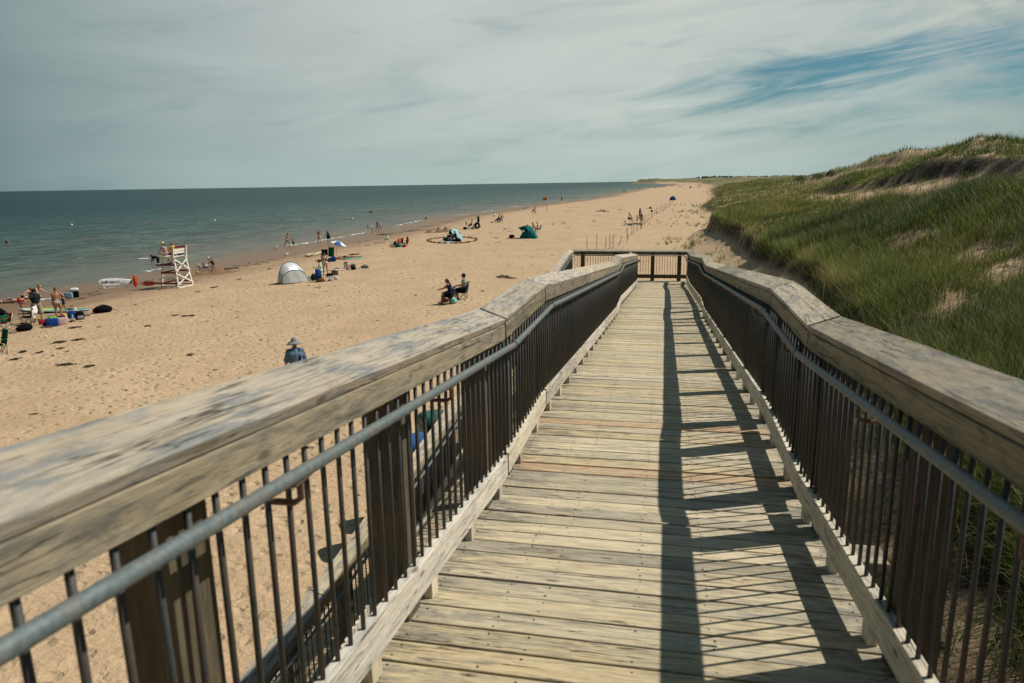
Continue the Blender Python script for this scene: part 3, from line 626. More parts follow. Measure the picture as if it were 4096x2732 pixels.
def sow(n,r0,r1,per,hm,wmin,amin=-.80,amax=.62,spread=.10):
    az=RNG.uniform(amin,amax,n*6); r=np.sqrt(RNG.uniform(r0*r0,r1*r1,n*6)) if r1/r0<3 else np.exp(RNG.uniform(math.log(r0),math.log(r1),n*6))
    X=np.sin(az)*r;Y=np.cos(az)*r
    ok=(X>1.15)|(Y>29); X=X[ok];Y=Y[ok]; r=r[ok]
    p=grass_cover(X,Y); k=RNG.random(len(X))<p; X=X[k][:n];Y=Y[k][:n];r=r[k][:n]
    clump=fbm(X/3.5+3,Y/4.5,3,61)
    hgt=hm*(1+.75*clump)*RNG.uniform(.75,1.2,len(X)); tone0=.30+.62*fbm(X/4.+9,Y/6.,3,71)+.26*np.clip((Y-38)/50,0,1)+RNG.normal(0,.05,len(X))
    u,_,_=feat(X,Y); edge=np.clip(1-np.abs(u-2.85)/.35,0,1); root=np.clip(1.2-np.abs(u-7.62)/.4,0,1)*(Y<100)
    tone0=tone0+edge*.30-root*.5; edge=np.maximum(edge,root)
    m=len(X)
    Xb=np.repeat(X,per)+RNG.normal(0,1,m*per)*np.repeat(spread*np.maximum(1,r/60),per);Yb=np.repeat(Y,per)+RNG.normal(0,1,m*per)*np.repeat(spread*np.maximum(1,r/60),per)
    ok=(Xb>1.12)|(Yb>28.2)
    H=(np.repeat(hgt,per)*RNG.uniform(.5,1.15,m*per))[ok]; T=(np.repeat(tone0+RNG.normal(0,.14,m),per)+RNG.normal(0,.17,m*per))[ok]; R=np.repeat(r,per)[ok]; E=np.repeat(edge,per)[ok]
    Xb=Xb[ok];Yb=Yb[ok]
    dry=RNG.random(len(Xb))<.07; T=np.where(dry,RNG.uniform(.8,1,len(Xb)),T); T=np.clip(T,0,1)
    lean=np.abs(RNG.normal(.20,.24,len(Xb)))+E*RNG.uniform(0,.9,len(Xb)); A=RNG.uniform(0,2*PI,len(Xb)); wind=RNG.random(len(Xb))<.5
    A=np.where(wind,RNG.normal(.5,.8,len(Xb)),A)             # the wind has combed it inland
    A=np.where(RNG.random(len(Xb))<E*.8,RNG.normal(-PI/2,.6,len(Xb)),A)   # roots and dead blades hang over the scarp
    W=np.maximum(wmin,R*.00042)*RNG.uniform(.7,1.25,len(Xb))
    P=np.stack([Xb,Yb,height(Xb,Yb)-.02],-1)
    return P,H,W,T,lean,A,np.clip(RNG.normal(.75,.4,len(Xb)),.05,1.8)
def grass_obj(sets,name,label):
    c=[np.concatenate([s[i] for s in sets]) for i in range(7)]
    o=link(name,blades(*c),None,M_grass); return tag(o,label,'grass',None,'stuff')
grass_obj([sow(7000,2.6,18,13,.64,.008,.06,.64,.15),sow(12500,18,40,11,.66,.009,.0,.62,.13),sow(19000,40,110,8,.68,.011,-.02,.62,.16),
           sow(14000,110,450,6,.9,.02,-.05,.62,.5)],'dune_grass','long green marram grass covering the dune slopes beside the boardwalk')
# tall flowering stems standing clear of the grass
def stems():
    n=900; az=RNG.uniform(.05,.6,n*4); r=np.exp(RNG.uniform(math.log(8),math.log(60),n*4)); X=np.sin(az)*r;Y=np.cos(az)*r
    k=(RNG.random(n*4)<grass_cover(X,Y))&((X>1.4)|(Y>29)); X=X[k][:n];Y=Y[k][:n]; m=len(X)
    return (np.stack([X,Y,height(X,Y)],-1),RNG.uniform(.75,1.2,m),np.maximum(.007,np.hypot(X,Y)*.0003),RNG.uniform(.82,1,m),np.abs(RNG.normal(.12,.1,m)),RNG.normal(.5,.8,m),RNG.uniform(.1,.5,m))
grass_obj([stems()],'grass_stems','straw coloured flower stems rising above the dune grass')
# sparse sprigs on the open sand at the dune foot
def sprigs():
    S=[]
    for px,py,rad,n in ((2770,985,1.1,26),(2750,992,.8,16),(2810,940,2.2,30),(2845,1020,.9,18),(2870,1045,1.0,18),(2680,960,1.2,10),(2660,975,1.0,8),(2790,900,2.0,14),(2905,1080,.9,14),(2780,850,5,26),(2800,822,7,40),(2740,870,3,10),(2700,905,3,9),(2660,890,3,6),(2730,845,5,9)):
        c=at(px,py); m=n*8
        X=c.x+RNG.normal(0,rad*.6,n).repeat(8)+RNG.normal(0,.07,m);Y=c.y+RNG.normal(0,rad,n).repeat(8)+RNG.normal(0,.07,m)
        r=np.hypot(X,Y)
        S.append((np.stack([X,Y,height(X,Y)-.01],-1),RNG.uniform(.2,.55,m),np.maximum(.008,r*.00034),np.clip(RNG.normal(.42,.12,m),0,1),np.abs(RNG.normal(.3,.25,m)),RNG.uniform(0,6.28,m),RNG.uniform(.2,1.2,m)))
    return S
grass_obj(sprigs(),'beach_grass','thin green grass sprigs scattered on open sand at the dune foot')
# ------------------------------------------------------------------ leafy shrubs on the dune crest
M_leaf=paint('shrub_leaf',(.055,.10,.025),.55,.35,3.,.3)
def shrub(px,py,X,w,h,label,seed):
    d=CW*F+CR*(px-2048)-CU*(py-1366); p=CO+d*(X/d[0]); x,y=p[0],p[1]; rg=random.Random(seed)
    t=thing('dune_shrub',label,'shrub',(x,y,hz(x,y)),0,'leafy shrubs on the dune crest')
    mb=MB()
    for i in range(7):
        a=rg.uniform(0,6.28); mb.tube([(0,0,-.1),(math.cos(a)*w*.15,math.sin(a)*w*.15,h*.4),(math.cos(a)*w*.38,math.sin(a)*w*.38,h*rg.uniform(.6,.95))],.03,5,rad=[.05,.03,.01])
    mb.build('stem',M_post,t)
    mb=MB()
    for i in range(420):
        a=rg.uniform(0,6.28);q=rg.random()**.5;zz=rg.random(); rr=w*.5*q*(1-.5*zz*zz)*(1+.35*math.sin(3*a+seed)); c=np.array([rr*math.cos(a),rr*math.sin(a),h*(.1+.9*zz*(1-.45*q))*(1+.2*math.sin(5*a))])
        s=rg.uniform(.10,.2); u=np.array([rg.gauss(0,1) for _ in range(3)]);u/=np.linalg.norm(u); v=np.cross(u,[rg.gauss(0,1) for _ in range(3)]);v/=np.linalg.norm(v)
        mb.add([c-u*s,c-v*s*.4,c+u*s,c+v*s*.4],[(0,1,2,3)])
    mb.build('foliage',M_leaf,t)
shrub(3205,690,31,3.2,1.7,'round leafy green shrub at the left end of the dune crest',1)
shrub(3275,680,32,3.4,1.6,'wide leafy green shrub in the middle of the dune crest row',2)
shrub(3325,672,33,2.6,1.7,'bright leafy shrub nearest the bare sand on the dune crest',3)
# ------------------------------------------------------------------ dark wood on the skyline far down the coast
def far_wood():
    mb=MB(); rg=random.Random(4)
    for i in range(900):
        x=rg.uniform(-70,1500); y=rg.uniform(4200,4600); z=hz(min(x,380),4200)+rg.uniform(-1,2); h=rg.uniform(14,22); w=rg.uniform(5,9)
        ring=[(x+w*math.cos(k*1.2566)*rg.uniform(.7,1.2),y+w*math.sin(k*1.2566),z+h*.25) for k in range(5)]+[(x+w*.7*math.cos(k*1.2566+.5),y+w*.7*math.sin(k*1.2566+.5),z+h*rg.uniform(.6,.8)) for k in range(5)]
        mb.add([(x,y,z-4)]+ring+[(x,y,z+h)],[(0,1+(k+1)%5,1+k) for k in range(5)]+[(1+k,1+(k+1)%5,6+(k+1)%5,6+k) for k in range(5)]+[(6+k,6+(k+1)%5,11) for k in range(5)])
    tag(mb.build('far_wood',paint('far_tree',(.025,.05,.04),.9,.2,.05),None),'dark line of distant trees on the skyline behind the far dunes','wood',None,'stuff')
far_wood()
# ------------------------------------------------------------------ foam, weed
def foam():
    mb=MB(); rg=random.Random(9)
    for px,py,L in ((628,1077,2.4),(1435,936,4.5),(1345,953,4),(1230,979,1.5),(1275,972,2),(1680,889,5),(1720,883,3),(1868,858,5),(1950,845,7),(2100,825,8),(2325,795,9),(2222,806,9),(1595,900,3),(1310,962,3)):
        p=at(px,py); 
        for k in range(int(L*16)):
            y=p.y+rg.uniform(-L,L); x=float(shore(np.array([y]))[0])-.3-abs(rg.gauss(0,.38))-.25*math.sin(y*1.7); s=rg.uniform(.05,.17)*(1-abs(y-p.y)/L*.7)
            mb.ellipsoid((x,y,.03),s,s*rg.uniform(1.2,3.2),rg.uniform(.006,.016),9,4,rg.random(),.35)
    for k in range(420):
        y=rg.uniform(22,260); x=float(shore(np.array([y]))[0])-.15-rg.random()**3*1.6; s=rg.uniform(.015,.045)
        mb.ellipsoid((x,y,.012),s,s*rg.uniform(1.5,5),.008,6,3,rg.random(),.2)
    tag(mb.build('sea_foam',paint('white_foam',(.75,.77,.75),.8,.1,5),None,True),'white foam where small waves break along the shore','foam',None,'stuff')
foam()
def weed():
    mb=MB(); rg=random.Random(12)
    def clump(x,y,L,W,ang,n,h=.05):
        for k in range(int(n*2.2)+1):
            t=rg.uniform(-1,1); o=rg.gauss(0,W)*(1-t*t*.6)+.35*W*math.sin(t*5+x); cx=x+math.cos(ang)*t*L-math.sin(ang)*o; cy=y+math.sin(ang)*t*L+math.cos(ang)*o; z=hz(cx,cy); a=ang+rg.gauss(0,.9); l=rg.uniform(.03,.13)
            mb.tube([(cx-math.cos(a)*l,cy-math.sin(a)*l,z+.005),(cx+rg.gauss(0,.03),cy+rg.gauss(0,.03),z+rg.uniform(.01,h)),(cx+math.cos(a)*l,cy+math.sin(a)*l,z+.005)],.012,4,rad=[.003,rg.uniform(.006,.013),.003])
    # (pixel, half length, half width, heading, strands)
    for px,py,L,W,a,n in ((236,1370,.5,.08,.25,46),(312,1360,.5,.05,.35,30),(92,1408,.22,.1,.1,26),(157,1411,.2,.05,.2,16),(262,1460,.35,.14,1.2,40),(356,1466,.25,.07,.1,26),(300,1311,.55,.06,.35,34),(243,1394,.3,.04,.3,14),(590,1305,.2,.05,.3,14),(740,1265,.4,.05,.2,18),(770,1263,.2,.07,.5,14),(855,1150,.4,.12,.1,30),(955,1118,.25,.06,0,14),(790,1168,.25,.05,.1,14),(1530,938,1.6,.45,.05,240),(1415,1018,1.1,.3,.05,170),(915,1075,1.6,.2,.3,120),(860,1092,1.2,.2,.2,80),(1470,982,.7,.08,.1,24),(1520,972,1.5,.1,.2,40),(1640,925,2.5,.15,.5,60),(1700,907,3,.12,.5,70),(1790,888,2.5,.2,.4,60),(1730,920,2.2,.25,.1,90),(1680,922,1.5,.15,.3,40),(1960,932,.6,.1,.1,16),(1985,952,.8,.12,.05,24),(2040,925,.9,.1,0,24),(2030,915,.8,.1,0,14),(2280,845,2.5,.2,0,30),(2350,815,4,.25,0,40),(2300,830,4,.2,.1,40),(2390,865,1.5,.12,0,16),(2460,832,2.5,.2,0,20),(2270,912,1,.1,0,16),(1990,972,.9,.08,0,16),(735,1000,.1,.02,0,4),(1080,1076,.35,.05,.1,10),(700,1262,.3,.04,.2,10),(2010,1108,.9,.5,.3,70),(2040,1112,.5,.3,.2,40),(1930,1165,.15,.05,0,6),(60,1438,.3,.1,0,16),(400,1250,.2,.05,.2,8),(760,1420,.2,.05,.2,8),(330,1195,.3,.1,.2,12),(130,1112,1,.3,.2,30),(60,1210,1.2,.2,.5,40),(80,1195,1.5,.3,.5,50),(3000,1060,.1,.1,0,1)):
        p=at(px,py); clump(p.x,p.y,L*.45,W+.03+L*.06,a+math.atan2(CR[1],CR[0])+rg.gauss(0,.35),n)
    for k in range(520):    # the long thin tide line
        y=rg.uniform(30,330); x=float(shore(np.array([y]))[0])+7.5+1.5*math.sin(y/9.)+rg.gauss(0,.7)
        if math.sin(y/3.1)+math.sin(y/7.7+1)>.2: clump(x,y,rg.uniform(.1,.5),.06,1.4,rg.randint(2,7))
    for k in range(240):
        y=rg.uniform(12,110); x=rg.uniform(float(shore(np.array([y]))[0])+9,-1); clump(x,y,.08,.03,rg.uniform(0,3),rg.randint(1,3),.03)
    tag(mb.build('seaweed',paint('dry_seaweed',(.035,.028,.015),.9,.3,8),None),'dark dried seaweed and twigs strewn over the sand','seaweed',None,'stuff')
weed()
# ================================================================== PEOPLE
PENDING=[]
def remesh_obj(name,prims,mat,parent,vox):
    """one continuous skin grown round all the given tapered limbs"""
    vs=[];fs=[]
    for a,b,ra,rb,fl in prims:
        a=np.array(a);b=np.array(b);d=b-a;L=np.linalg.norm(d); d=d/L if L>1e-6 else np.array([0,0,1.])
        ref=np.array([1.,0,0]) if abs(d[0])<.8 else np.array([0,1.,0])
        u=ref-d*(ref@d);u/=np.linalg.norm(u);v=np.cross(d,u); n=12;o=len(vs)
        rings=[(a-d*ra*math.cos(t),ra*math.sin(t)) for t in (0.25,.7,1.15,1.57)]+[(b+d*rb*math.cos(t),rb*math.sin(t)) for t in (1.57,1.15,.7,.25)]
        vs.append(a-d*ra)
        for c,r in rings:
            for k in range(n): vs.append(c+(u*math.cos(2*PI*k/n)+v*math.sin(2*PI*k/n)*fl)*r)
        vs.append(b+d*rb); m=len(rings)
        fs+=[(o,o+1+(k+1)%n,o+1+k) for k in range(n)]
        for i in range(m-1): fs+=[(o+1+i*n+k,o+1+i*n+(k+1)%n,o+1+(i+1)*n+(k+1)%n,o+1+(i+1)*n+k) for k in range(n)]
        e=o+1+m*n; fs+=[(e,o+1+(m-1)*n+k,o+1+(m-1)*n+(k+1)%n) for k in range(n)]
    me=bpy.data.meshes.new(name); me.from_pydata([tuple(map(float,p)) for p in vs],[],fs)
    o=link(name,me,parent,mat); r=o.modifiers.new('r','REMESH'); r.mode='VOXEL'; r.voxel_size=vox; r.use_smooth_shade=True
    s=o.modifiers.new('s','SMOOTH'); s.factor=.5; s.iterations=6; PENDING.append(o); return o
def finish_people():
    dg=bpy.context.evaluated_depsgraph_get()
    new=[bpy.data.meshes.new_from_object(o.evaluated_get(dg)) for o in PENDING]
    for o,m in zip(PENDING,new):
        o.modifiers.clear(); o.data=m; m.polygons.foreach_set('use_smooth',[True]*len(m.polygons))
    PENDING.clear()
SKIN={'light':(.50,.30,.20),'tan':(.36,.19,.11),'mid':(.42,.235,.145),'dark':(.16,.08,.045),'red':(.46,.22,.14)}
def skinm(k): return paint('skin_'+k,SKIN[k],.5,.08,20,.35)
def cloth(name,col,var=.15): return paint('cloth_'+name,col,.9,var,22,.05)
def pattern(name,stops,scale=18.,stripes=0):
    if name in _mc: return _mc[name]
    t=NT(name); g=t.node('ShaderNodeTexCoord').outputs['Object']
    if stripes: f=t.math('FRACT',t.math('MULTIPLY',t.node('ShaderNodeSeparateXYZ',{0:g}).outputs[stripes-1],scale))
    else: f=t.noise(g,scale,3,.6,.8).outputs[0]
    _mc[name]=t.set(Base_Color=t.ramp(f,stops,'CONSTANT'),Roughness=.85,Specular_IOR_Level=.1); return _mc[name]
HAIR={'black':(.012,.010,.009),'brown':(.05,.03,.018),'blond':(.30,.20,.09),'red':(.16,.05,.025),'grey':(.25,.23,.21),'light':(.17,.11,.06)}
def hairm(k): return paint('hair_'+k,HAIR[k],.6,.25,40,.3)
def facing(p,ang):
    """heading whose +Y points away from the camera, turned ang degrees to the left"""
    return math.atan2(p[1],p[0])-PI/2+math.radians(ang)
def person(label,p,ang,pose=None,H=1.7,skin='mid',wear=(),hair=('short','brown'),fat=1.0,dz=0.0,vox=None,cat='person',group=None,z=None):
    ps=dict(lean=0,lean2=None,side=0,hip=(0,0),ab=(4,4),kn=(0,0),arm=((5,8,12,0),(5,8,12,0)),head=(0,0),lie=None,turn=0,foot=(0,0))
    ps.update(pose or {}); k=H/1.7; R=math.radians
    dist=math.hypot(p[0],p[1]); vox=vox or (.0125 if dist<70 else .017 if dist<130 else .026)
    L1=R(ps['lean']);L2=R(ps['lean2'] if ps['lean2'] is not None else ps['lean']); S=R(ps['side'])
    def sp(L,l): return np.array([math.sin(S)*l,math.sin(L)*math.cos(S)*l,math.cos(L)*math.cos(S)*l])
    pel=np.zeros(3); wa=pel+sp(L1,.19); ch=wa+sp((L1+L2)/2,.17); nb=ch+sp(L2,.16)
    hp=L2*.75+R(ps['head'][0]); hy=R(ps['head'][1]); hd=nb+sp(hp,.155)
    hf=np.array([-math.sin(hy)*math.cos(hp*.6),math.cos(hy)*math.cos(hp*.6),-math.sin(hp)])   # where the face looks
    tw=R(ps['turn']); xr=np.array([math.cos(tw),math.sin(tw),0])
    B=[];top=[];up=[];bot=[];thigh=[];upper=[];J={}
    f=fat
    def C(l,a,b,ra,rb,fl=1.0): l.append((np.array(a)*k,np.array(b)*k,ra*k,rb*k,fl)); B.append(l[-1]) if l is not B else None
    bw_=.085
    C(bot,pel-(bw_,0,0),pel+np.array([bw_,0,0]),.098*f,.098*f,.95); C(top,pel,wa,.105*f,.088*f,.95); C(top,wa-(.06*f,0,0),wa+np.array([.06*f,0,0]),.082*f,.082*f,.95)
    C(top,wa,ch,.09*f,.10*f); C(top,pel-(.045,0,-.04),ch-xr*.055,.092*f,.092*f); C(top,pel+np.array([.045,0,.04]),ch+xr*.055,.092*f,.092*f); C(up,ch-xr*.085,ch+xr*.085,.092*f,.092*f,.92); C(up,ch,nb,.09*f,.07); sw=.155 if f<1.15 else .17
    sh=[nb-sp(L2,.045)-xr*sw,nb-sp(L2,.045)+xr*sw]; C(up,sh[0],sh[1],.056,.056); C(B,nb-sp(L2,.02),hd,.052,.05)
    C(B,hd+hf*.018-np.array([0,0,.055]),hd+np.array([0,0,.03])-hf*.008,.058,.084); C(B,hd+hf*.03-np.array([0,0,.02]),hd+hf*.03+np.array([0,0,.04]),.068,.066)
    C(B,hd+hf*.088+np.array([0,0,-.012]),hd+hf*.108+np.array([0,0,-.028]),.012,.015)
    ex=np.array([math.cos(hy),math.sin(hy),0])
    for s in(-1,1): C(B,hd+ex*s*.082+np.array([0,0,-.02]),hd+ex*s*.088+np.array([0,0,.015]),.014,.016)
    for i,s in((0,-1),(1,1)):
        a=R(ps['hip'][i]);b=R(ps['ab'][i]);kn=R(ps['kn'][i])
        hj=pel+np.array([s*.095,0,-.03]); d=np.array([s*math.sin(b)*math.cos(a*.0),math.sin(a)*math.cos(b),-math.cos(a)*math.cos(b)]); d/=np.linalg.norm(d)
        kj=hj+d*.42; a2=a-kn; b2=b*.4 if abs(ps['hip'][i])<60 else -b*.5 if ps.get('cross') else b*.5; d2=np.array([s*math.sin(b2),math.sin(a2)*math.cos(b2),-math.cos(a2)*math.cos(b2)]) if not ps.get('cross') else np.array([-s*.93,-.30,-.20+.1*i]); aj=kj+d2*.40
        C(thigh,hj,hj+d*.20,.098*f,.085*f); C(thigh,hj+d*.20,kj,.085*f,.056); C(B,kj,kj+d2*.14,.054,.057*min(f,1.15)); C(B,kj+d2*.14,aj,.057*min(f,1.15),.036)
        fa=R(ps['foot'][i])+(a2 if a2<0 else a2*.55); ff=np.array([s*.2*math.cos(fa),math.cos(fa),math.sin(fa)]); dn=np.array([0,math.sin(fa),-math.cos(fa)])
        C(B,aj+dn*.035-ff*.035,aj+dn*.05+ff*.09,.034,.031); C(B,aj+dn*.05+ff*.09,aj+dn*.058+ff*.16,.034,.022,)
        J['k%d'%i]=kj;J['a%d'%i]=aj
        sf,sa,ef,inn=[R(q) for q in ps['arm'][i]]
        d=np.array([s*math.sin(sa),math.sin(sf)*math.cos(sa),-math.cos(sf)*math.cos(sa)]); ej=sh[i]+d*.285
        q=sf+ef; d2=np.array([s*math.sin(sa)*math.cos(inn)-s*math.sin(inn),math.sin(q)*math.cos(sa*.7),-math.cos(q)*math.cos(sa*.7)]); d2/=np.linalg.norm(d2); wj=ej+d2*.24
        C(upper,sh[i],ej,.052*min(f,1.2),.041*min(f,1.15)); C(B,ej,ej+d2*.08,.041*min(f,1.15),.041); C(B,ej+d2*.08,wj,.041,.027)
        # hand: palm, four curled fingers of different length, thumb from the side
        pn=np.array([-s*1.0,0,0])-d2*(np.array([-s*1.0,0,0])@d2); pn/=np.linalg.norm(pn)+1e-9; sd=np.cross(d2,pn)
        C(B,wj,wj+d2*.075,.026,.032,.75)
        for j,(o,l) in enumerate(((-.030,.062),(-.010,.074),(.010,.07),(.029,.055))):
            r0=wj+d2*.085+sd*o; m0=r0+d2*l*.55+pn*.006; C(B,r0,m0,.0115,.0105); C(B,m0,m0+d2*l*.38+pn*l*.32,.0105,.009)
        r0=wj+d2*.03-sd*.03; C(B,r0,r0-sd*.028+d2*.03+pn*.012,.013,.011); C(B,r0-sd*.028+d2*.03+pn*.012,r0-sd*.034+d2*.058+pn*.02,.011,.009)
        J['w%d'%i]=wj; J['e%d'%i]=ej
    # orientation for lying figures
    M=np.eye(3)
    if ps['lie']=='prone': M=np.array([[1,0,0],[0,0,1],[0,-1,0.]])
    if ps['lie']=='supine': M=np.array([[1,0,0],[0,0,-1],[0,1,0.]])
    if ps['lie'] is None and ps.get('tilt'): c_,s_=math.cos(R(ps['tilt'])),math.sin(R(ps['tilt'])); M=np.array([[1,0,0],[0,c_,-s_],[0,s_,c_]])   # tips backwards
    rot=lambda v:M@np.array(v)
    T=lambda l,g=0.0,gl=0.0:[(rot(a),rot(b),ra+g*k,rb+g*k,fl) for a,b,ra,rb,fl in l]
    body=T(B); mz=min(min(a[2]-ra,b[2]-rb) for a,b,ra,rb,_ in body)
    sh_=np.array([0,0,-mz]); mv=lambda l:[(a+sh_,b+sh_,ra,rb,fl) for a,b,ra,rb,fl in l]; pt=lambda v:rot(np.array(v)*k)+sh_
    zz=p[2] if z is None else z
    t=thing('person',label,cat,(p[0],p[1],zz-.015+dz),facing(p,ang),group)
    remesh_obj('body',mv(body),skinm(skin),t,vox)
    for w in wear:
        kind,m=w[0],w[1]; g=.014
        if kind=='shirt': pr=T(top+up,g+.006)+T([(a,a+(b-a)*(w[2] if len(w)>2 else .6),ra,ra*.92,fl) for a,b,ra,rb,fl in upper],.016)+T(bot[:1],.008)
        elif kind=='longshirt':
            pr=T(top+up+upper,.02)+[(rot(J['e%d'%i]*k),rot((J['e%d'%i]+(J['w%d'%i]-J['e%d'%i])*.85)*k),.05*k,.042*k,1.) for i in(0,1)]+T(bot,.02)
        elif kind=='tank': pr=T(top+up[:2],g)+T(bot[:1],.006)
        elif kind=='shorts': fr=w[2] if len(w)>2 else 1.0; pr=T(bot,.02)+T([thigh[0],thigh[2]],.022)+T([(a,a+(b-a)*max(.05,(fr-.5)*2),ra+.006,ra,fl) for a,b,ra,rb,fl in (thigh[1],thigh[3])],.024)
        elif kind=='skirt': pr=T(bot,.022)+T([thigh[0],thigh[2]],.03)+[(rot((pel+np.array([0,0,-.06]))*k),rot((pel+np.array([0,.03,-.2]))*k),.13*f*k,.14*f*k,1.)]
        elif kind=='briefs': pr=T(bot,.008)+[(rot((pel+np.array([0,0,-.02]))*k),rot((pel+np.array([0,.0,-.07]))*k),.10*f*k,.05*k,1.)]
        elif kind=='highbriefs': pr=T(bot,.010)+[(rot(pel*k),rot((pel+(wa-pel)*.55)*k),.125*f*k,.112*f*k,.9),(rot((pel+np.array([-.05,-.03,-.05]))*k),rot((pel+np.array([.05,-.03,-.05]))*k),.098*f*k,.098*f*k,1.)]
        elif kind=='bra': pr=[(rot((ch+np.array([s*.06,.062*f,.0]))*k),rot((ch+np.array([s*.065,.078*f,.015]))*k),.048*k,.04*k,1.) for s in(-1,1)]+T(up[:1],.003)
        elif kind=='swimsuit': pr=T(bot+top,.009)+T(up[:2],.007)
        elif kind=='trousers': pr=T(bot+thigh,.02)+[(rot(J['k%d'%i]*k),rot(J['a%d'%i]*k),.075*k,.06*k,1.) for i in(0,1)]
        elif kind=='cap':
            pr=[(rot((hd+np.array([0,0,.035])-hf*.01)*k),rot((hd+np.array([0,0,.05])-hf*.005)*k),  .106*k,.098*k,1.),(rot((hd-hf*.03+np.array([0,0,.0]))*k),rot((hd-hf*.02+np.array([0,0,.04]))*k),.085*k,.095*k,1.)]+[(rot((hd+hf*.08+ex*s*.045+np.array([0,0,.045]))*k),rot((hd+hf*.165+ex*s*.03+np.array([0,0,.028]))*k),.016*k,.014*k,1.) for s in(-1,-.3,.3,1)]
        elif kind=='sunhat':
            pr=[(rot((hd+np.array([0,0,.05]))*k),rot((hd+np.array([0,0,.10]))*k),.105*k,.088*k,1.)]+[(rot((hd+np.array([.13*math.cos(q),.13*math.sin(q),.035-.012*math.sin(2*q)]))*k),rot((hd+np.array([.185*math.cos(q),.185*math.sin(q),.012-.022*math.cos(2*q)]))*k),.024*k,.018*k,1.) for q in np.arange(0,6.28,.26)]+[(rot((hd+np.array([.10*math.cos(q),.10*math.sin(q),.045]))*k),rot((hd+np.array([.14*math.cos(q),.14*math.sin(q),.035]))*k),.024*k,.024*k,1.) for q in np.arange(0,6.28,.3)]
        elif kind=='strap': pr=[(rot((nb+np.array([w[2],.075,-.02]))*k),rot((nb+np.array([w[2],-.03,.025]))*k),.03*k,.03*k,1.),(rot((nb+np.array([w[2],-.03,.025]))*k),rot((ch+np.array([w[2],-.105*f,-.05]))*k),.03*k,.03*k,1.),(rot((ch+np.array([w[2],-.105*f,-.05]))*k),rot((wa+np.array([w[2],-.10*f,0]))*k),.03*k,.03*k,1.)]
        else: continue
        nm={'tank':'top','bra':'bikini_top','briefs':'swim_briefs','highbriefs':'swim_briefs'}.get(kind,kind)
        remesh_obj(nm,mv(pr),m,t,max(vox,.014)*1.05)
    if hair:
        st,cl=hair; pr=[((hd+np.array([0,0,.025])-hf*.018),(hd+np.array([0,0,.035])-hf*.012),.095,.093,1.),((hd-hf*.045+np.array([0,0,-.03])),(hd-hf*.03+np.array([0,0,.02])),.068,.085,1.)]
        if st=='long': pr+=[((hd-hf*.07+ex*s*.03+np.array([0,0,-.02])),(nb-sp(L2,.14)-hf*.075+ex*s*.05),.06,.036,1.) for s in(-1,0,1)]
        if st=='bun': pr+=[((hd-hf*.075+np.array([0,0,.085])),(hd-hf*.085+np.array([0,0,.10])),.043,.038,1.)]
        if st=='tail': pr+=[((hd-hf*.09+np.array([0,0,.02])),(nb-hf*.11-sp(L2,.06)),.038,.022,1.)]
        if st=='hang': pr+=[((hd+ex*s*.06+hf*.01),(hd+ex*s*.055+hf*.06+np.array([0,0,-.24])),.055,.03,1.) for s in(-1,-.3,.5,1)]
        remesh_obj('hair',mv([(rot(a*k),rot(b*k),ra*k,rb*k,fl) for a,b,ra,rb,fl in pr]),hairm(cl),t,max(vox,.014))
    if dist<100:      # eyes, brows and mouth
        mb=MB()
        for s in(-1,1):
            c=pt(hd+hf*.088+ex*s*.034+np.array([0,0,.012])); mb.ellipsoid(c,.013*k,.009*k,.008*k,8,5)
            c=pt(hd+hf*.09+ex*s*.034+np.array([0,0,.032])); mb.ellipsoid(c,.018*k,.008*k,.005*k,8,4)
        mb.build('eyes',paint('eye',(.03,.02,.015),.4),t,True)
        mb=MB(); mb.ellipsoid(pt(hd+hf*.078+np.array([0,0,-.062])),.024*k,.010*k,.007*k,8,4); mb.build('mouth',paint('lips',(.30,.10,.08),.5),t,True)
    J.update(hd=hd,hf=hf,nb=nb,pel=pel); t_pts={q:pt(v) for q,v in J.items()}
    return t,t_pts
def wpt(t,v):
    c,s=math.cos(t.rotation_euler.z),math.sin(t.rotation_euler.z)
    return Vector((t.location.x+c*v[0]-s*v[1],t.location.y+s*v[0]+c*v[1],t.location.z+v[2]))
def pxm(p): return F/float((np.array(p)-CO)@CW)
# ready-made poses --------------------------------------------------------------------
STAND={}
WALK=dict(hip=(20,-14),kn=(14,18),arm=((-14,7,14,0),(18,7,18,0)))
CHAIR=dict(lean=-16,lean2=-10,hip=(82,80),kn=(80,74),ab=(8,8),arm=((8,12,74,10),(8,12,74,10)),head=(12,0))
FLOOR=dict(lean=8,lean2=18,hip=(100,104),kn=(118,112),ab=(14,14),arm=((40,12,40,15),(40,12,40,15)),head=(10,0))
BEND=dict(lean=78,lean2=92,hip=(-6,8),kn=(4,14),arm=((8,6,10,0),(16,6,8,0)),head=(-10,0))
# ================================================================== BEACH THINGS
def sbox(mb,c,sx,sy,sz,e=.45,taper=1.0,nu=20,nv=10,warp=.03,rnd=.5):
    """soft box: bags, cushions, cool boxes"""
    sd=random.random()*20; pw=lambda q,e:math.copysign(abs(q)**e,q)
    def fn(u,v):
        a=2*PI*u;b=PI*v-PI/2; kk=1+warp*math.sin(4*a+sd+3*b)+warp*.7*math.sin(9*a+sd*2)
        z=pw(math.sin(b),e); tp=1+(taper-1)*(z+1)/2
        return (c[0]+sx/2*pw(math.cos(b),e)*pw(math.cos(a),e)*kk*tp,c[1]+sy/2*pw(math.cos(b),e)*pw(math.sin(a),e)*kk*tp,c[2]+sz/2*z)
    mb.sheet(fn,nu,nv,rnd,closed_u=True)
def one(name,label,cat,p,ang,fn,group=None):
    t=thing(name,label,cat,(p[0],p[1],p[2]),facing(p,ang),group); fn(t); return t
def part(t,name,mat,fn,smooth=True,bevel=0.0):
    mb=MB(); fn(mb); return mb.build(name,mat,t,smooth,bevel)
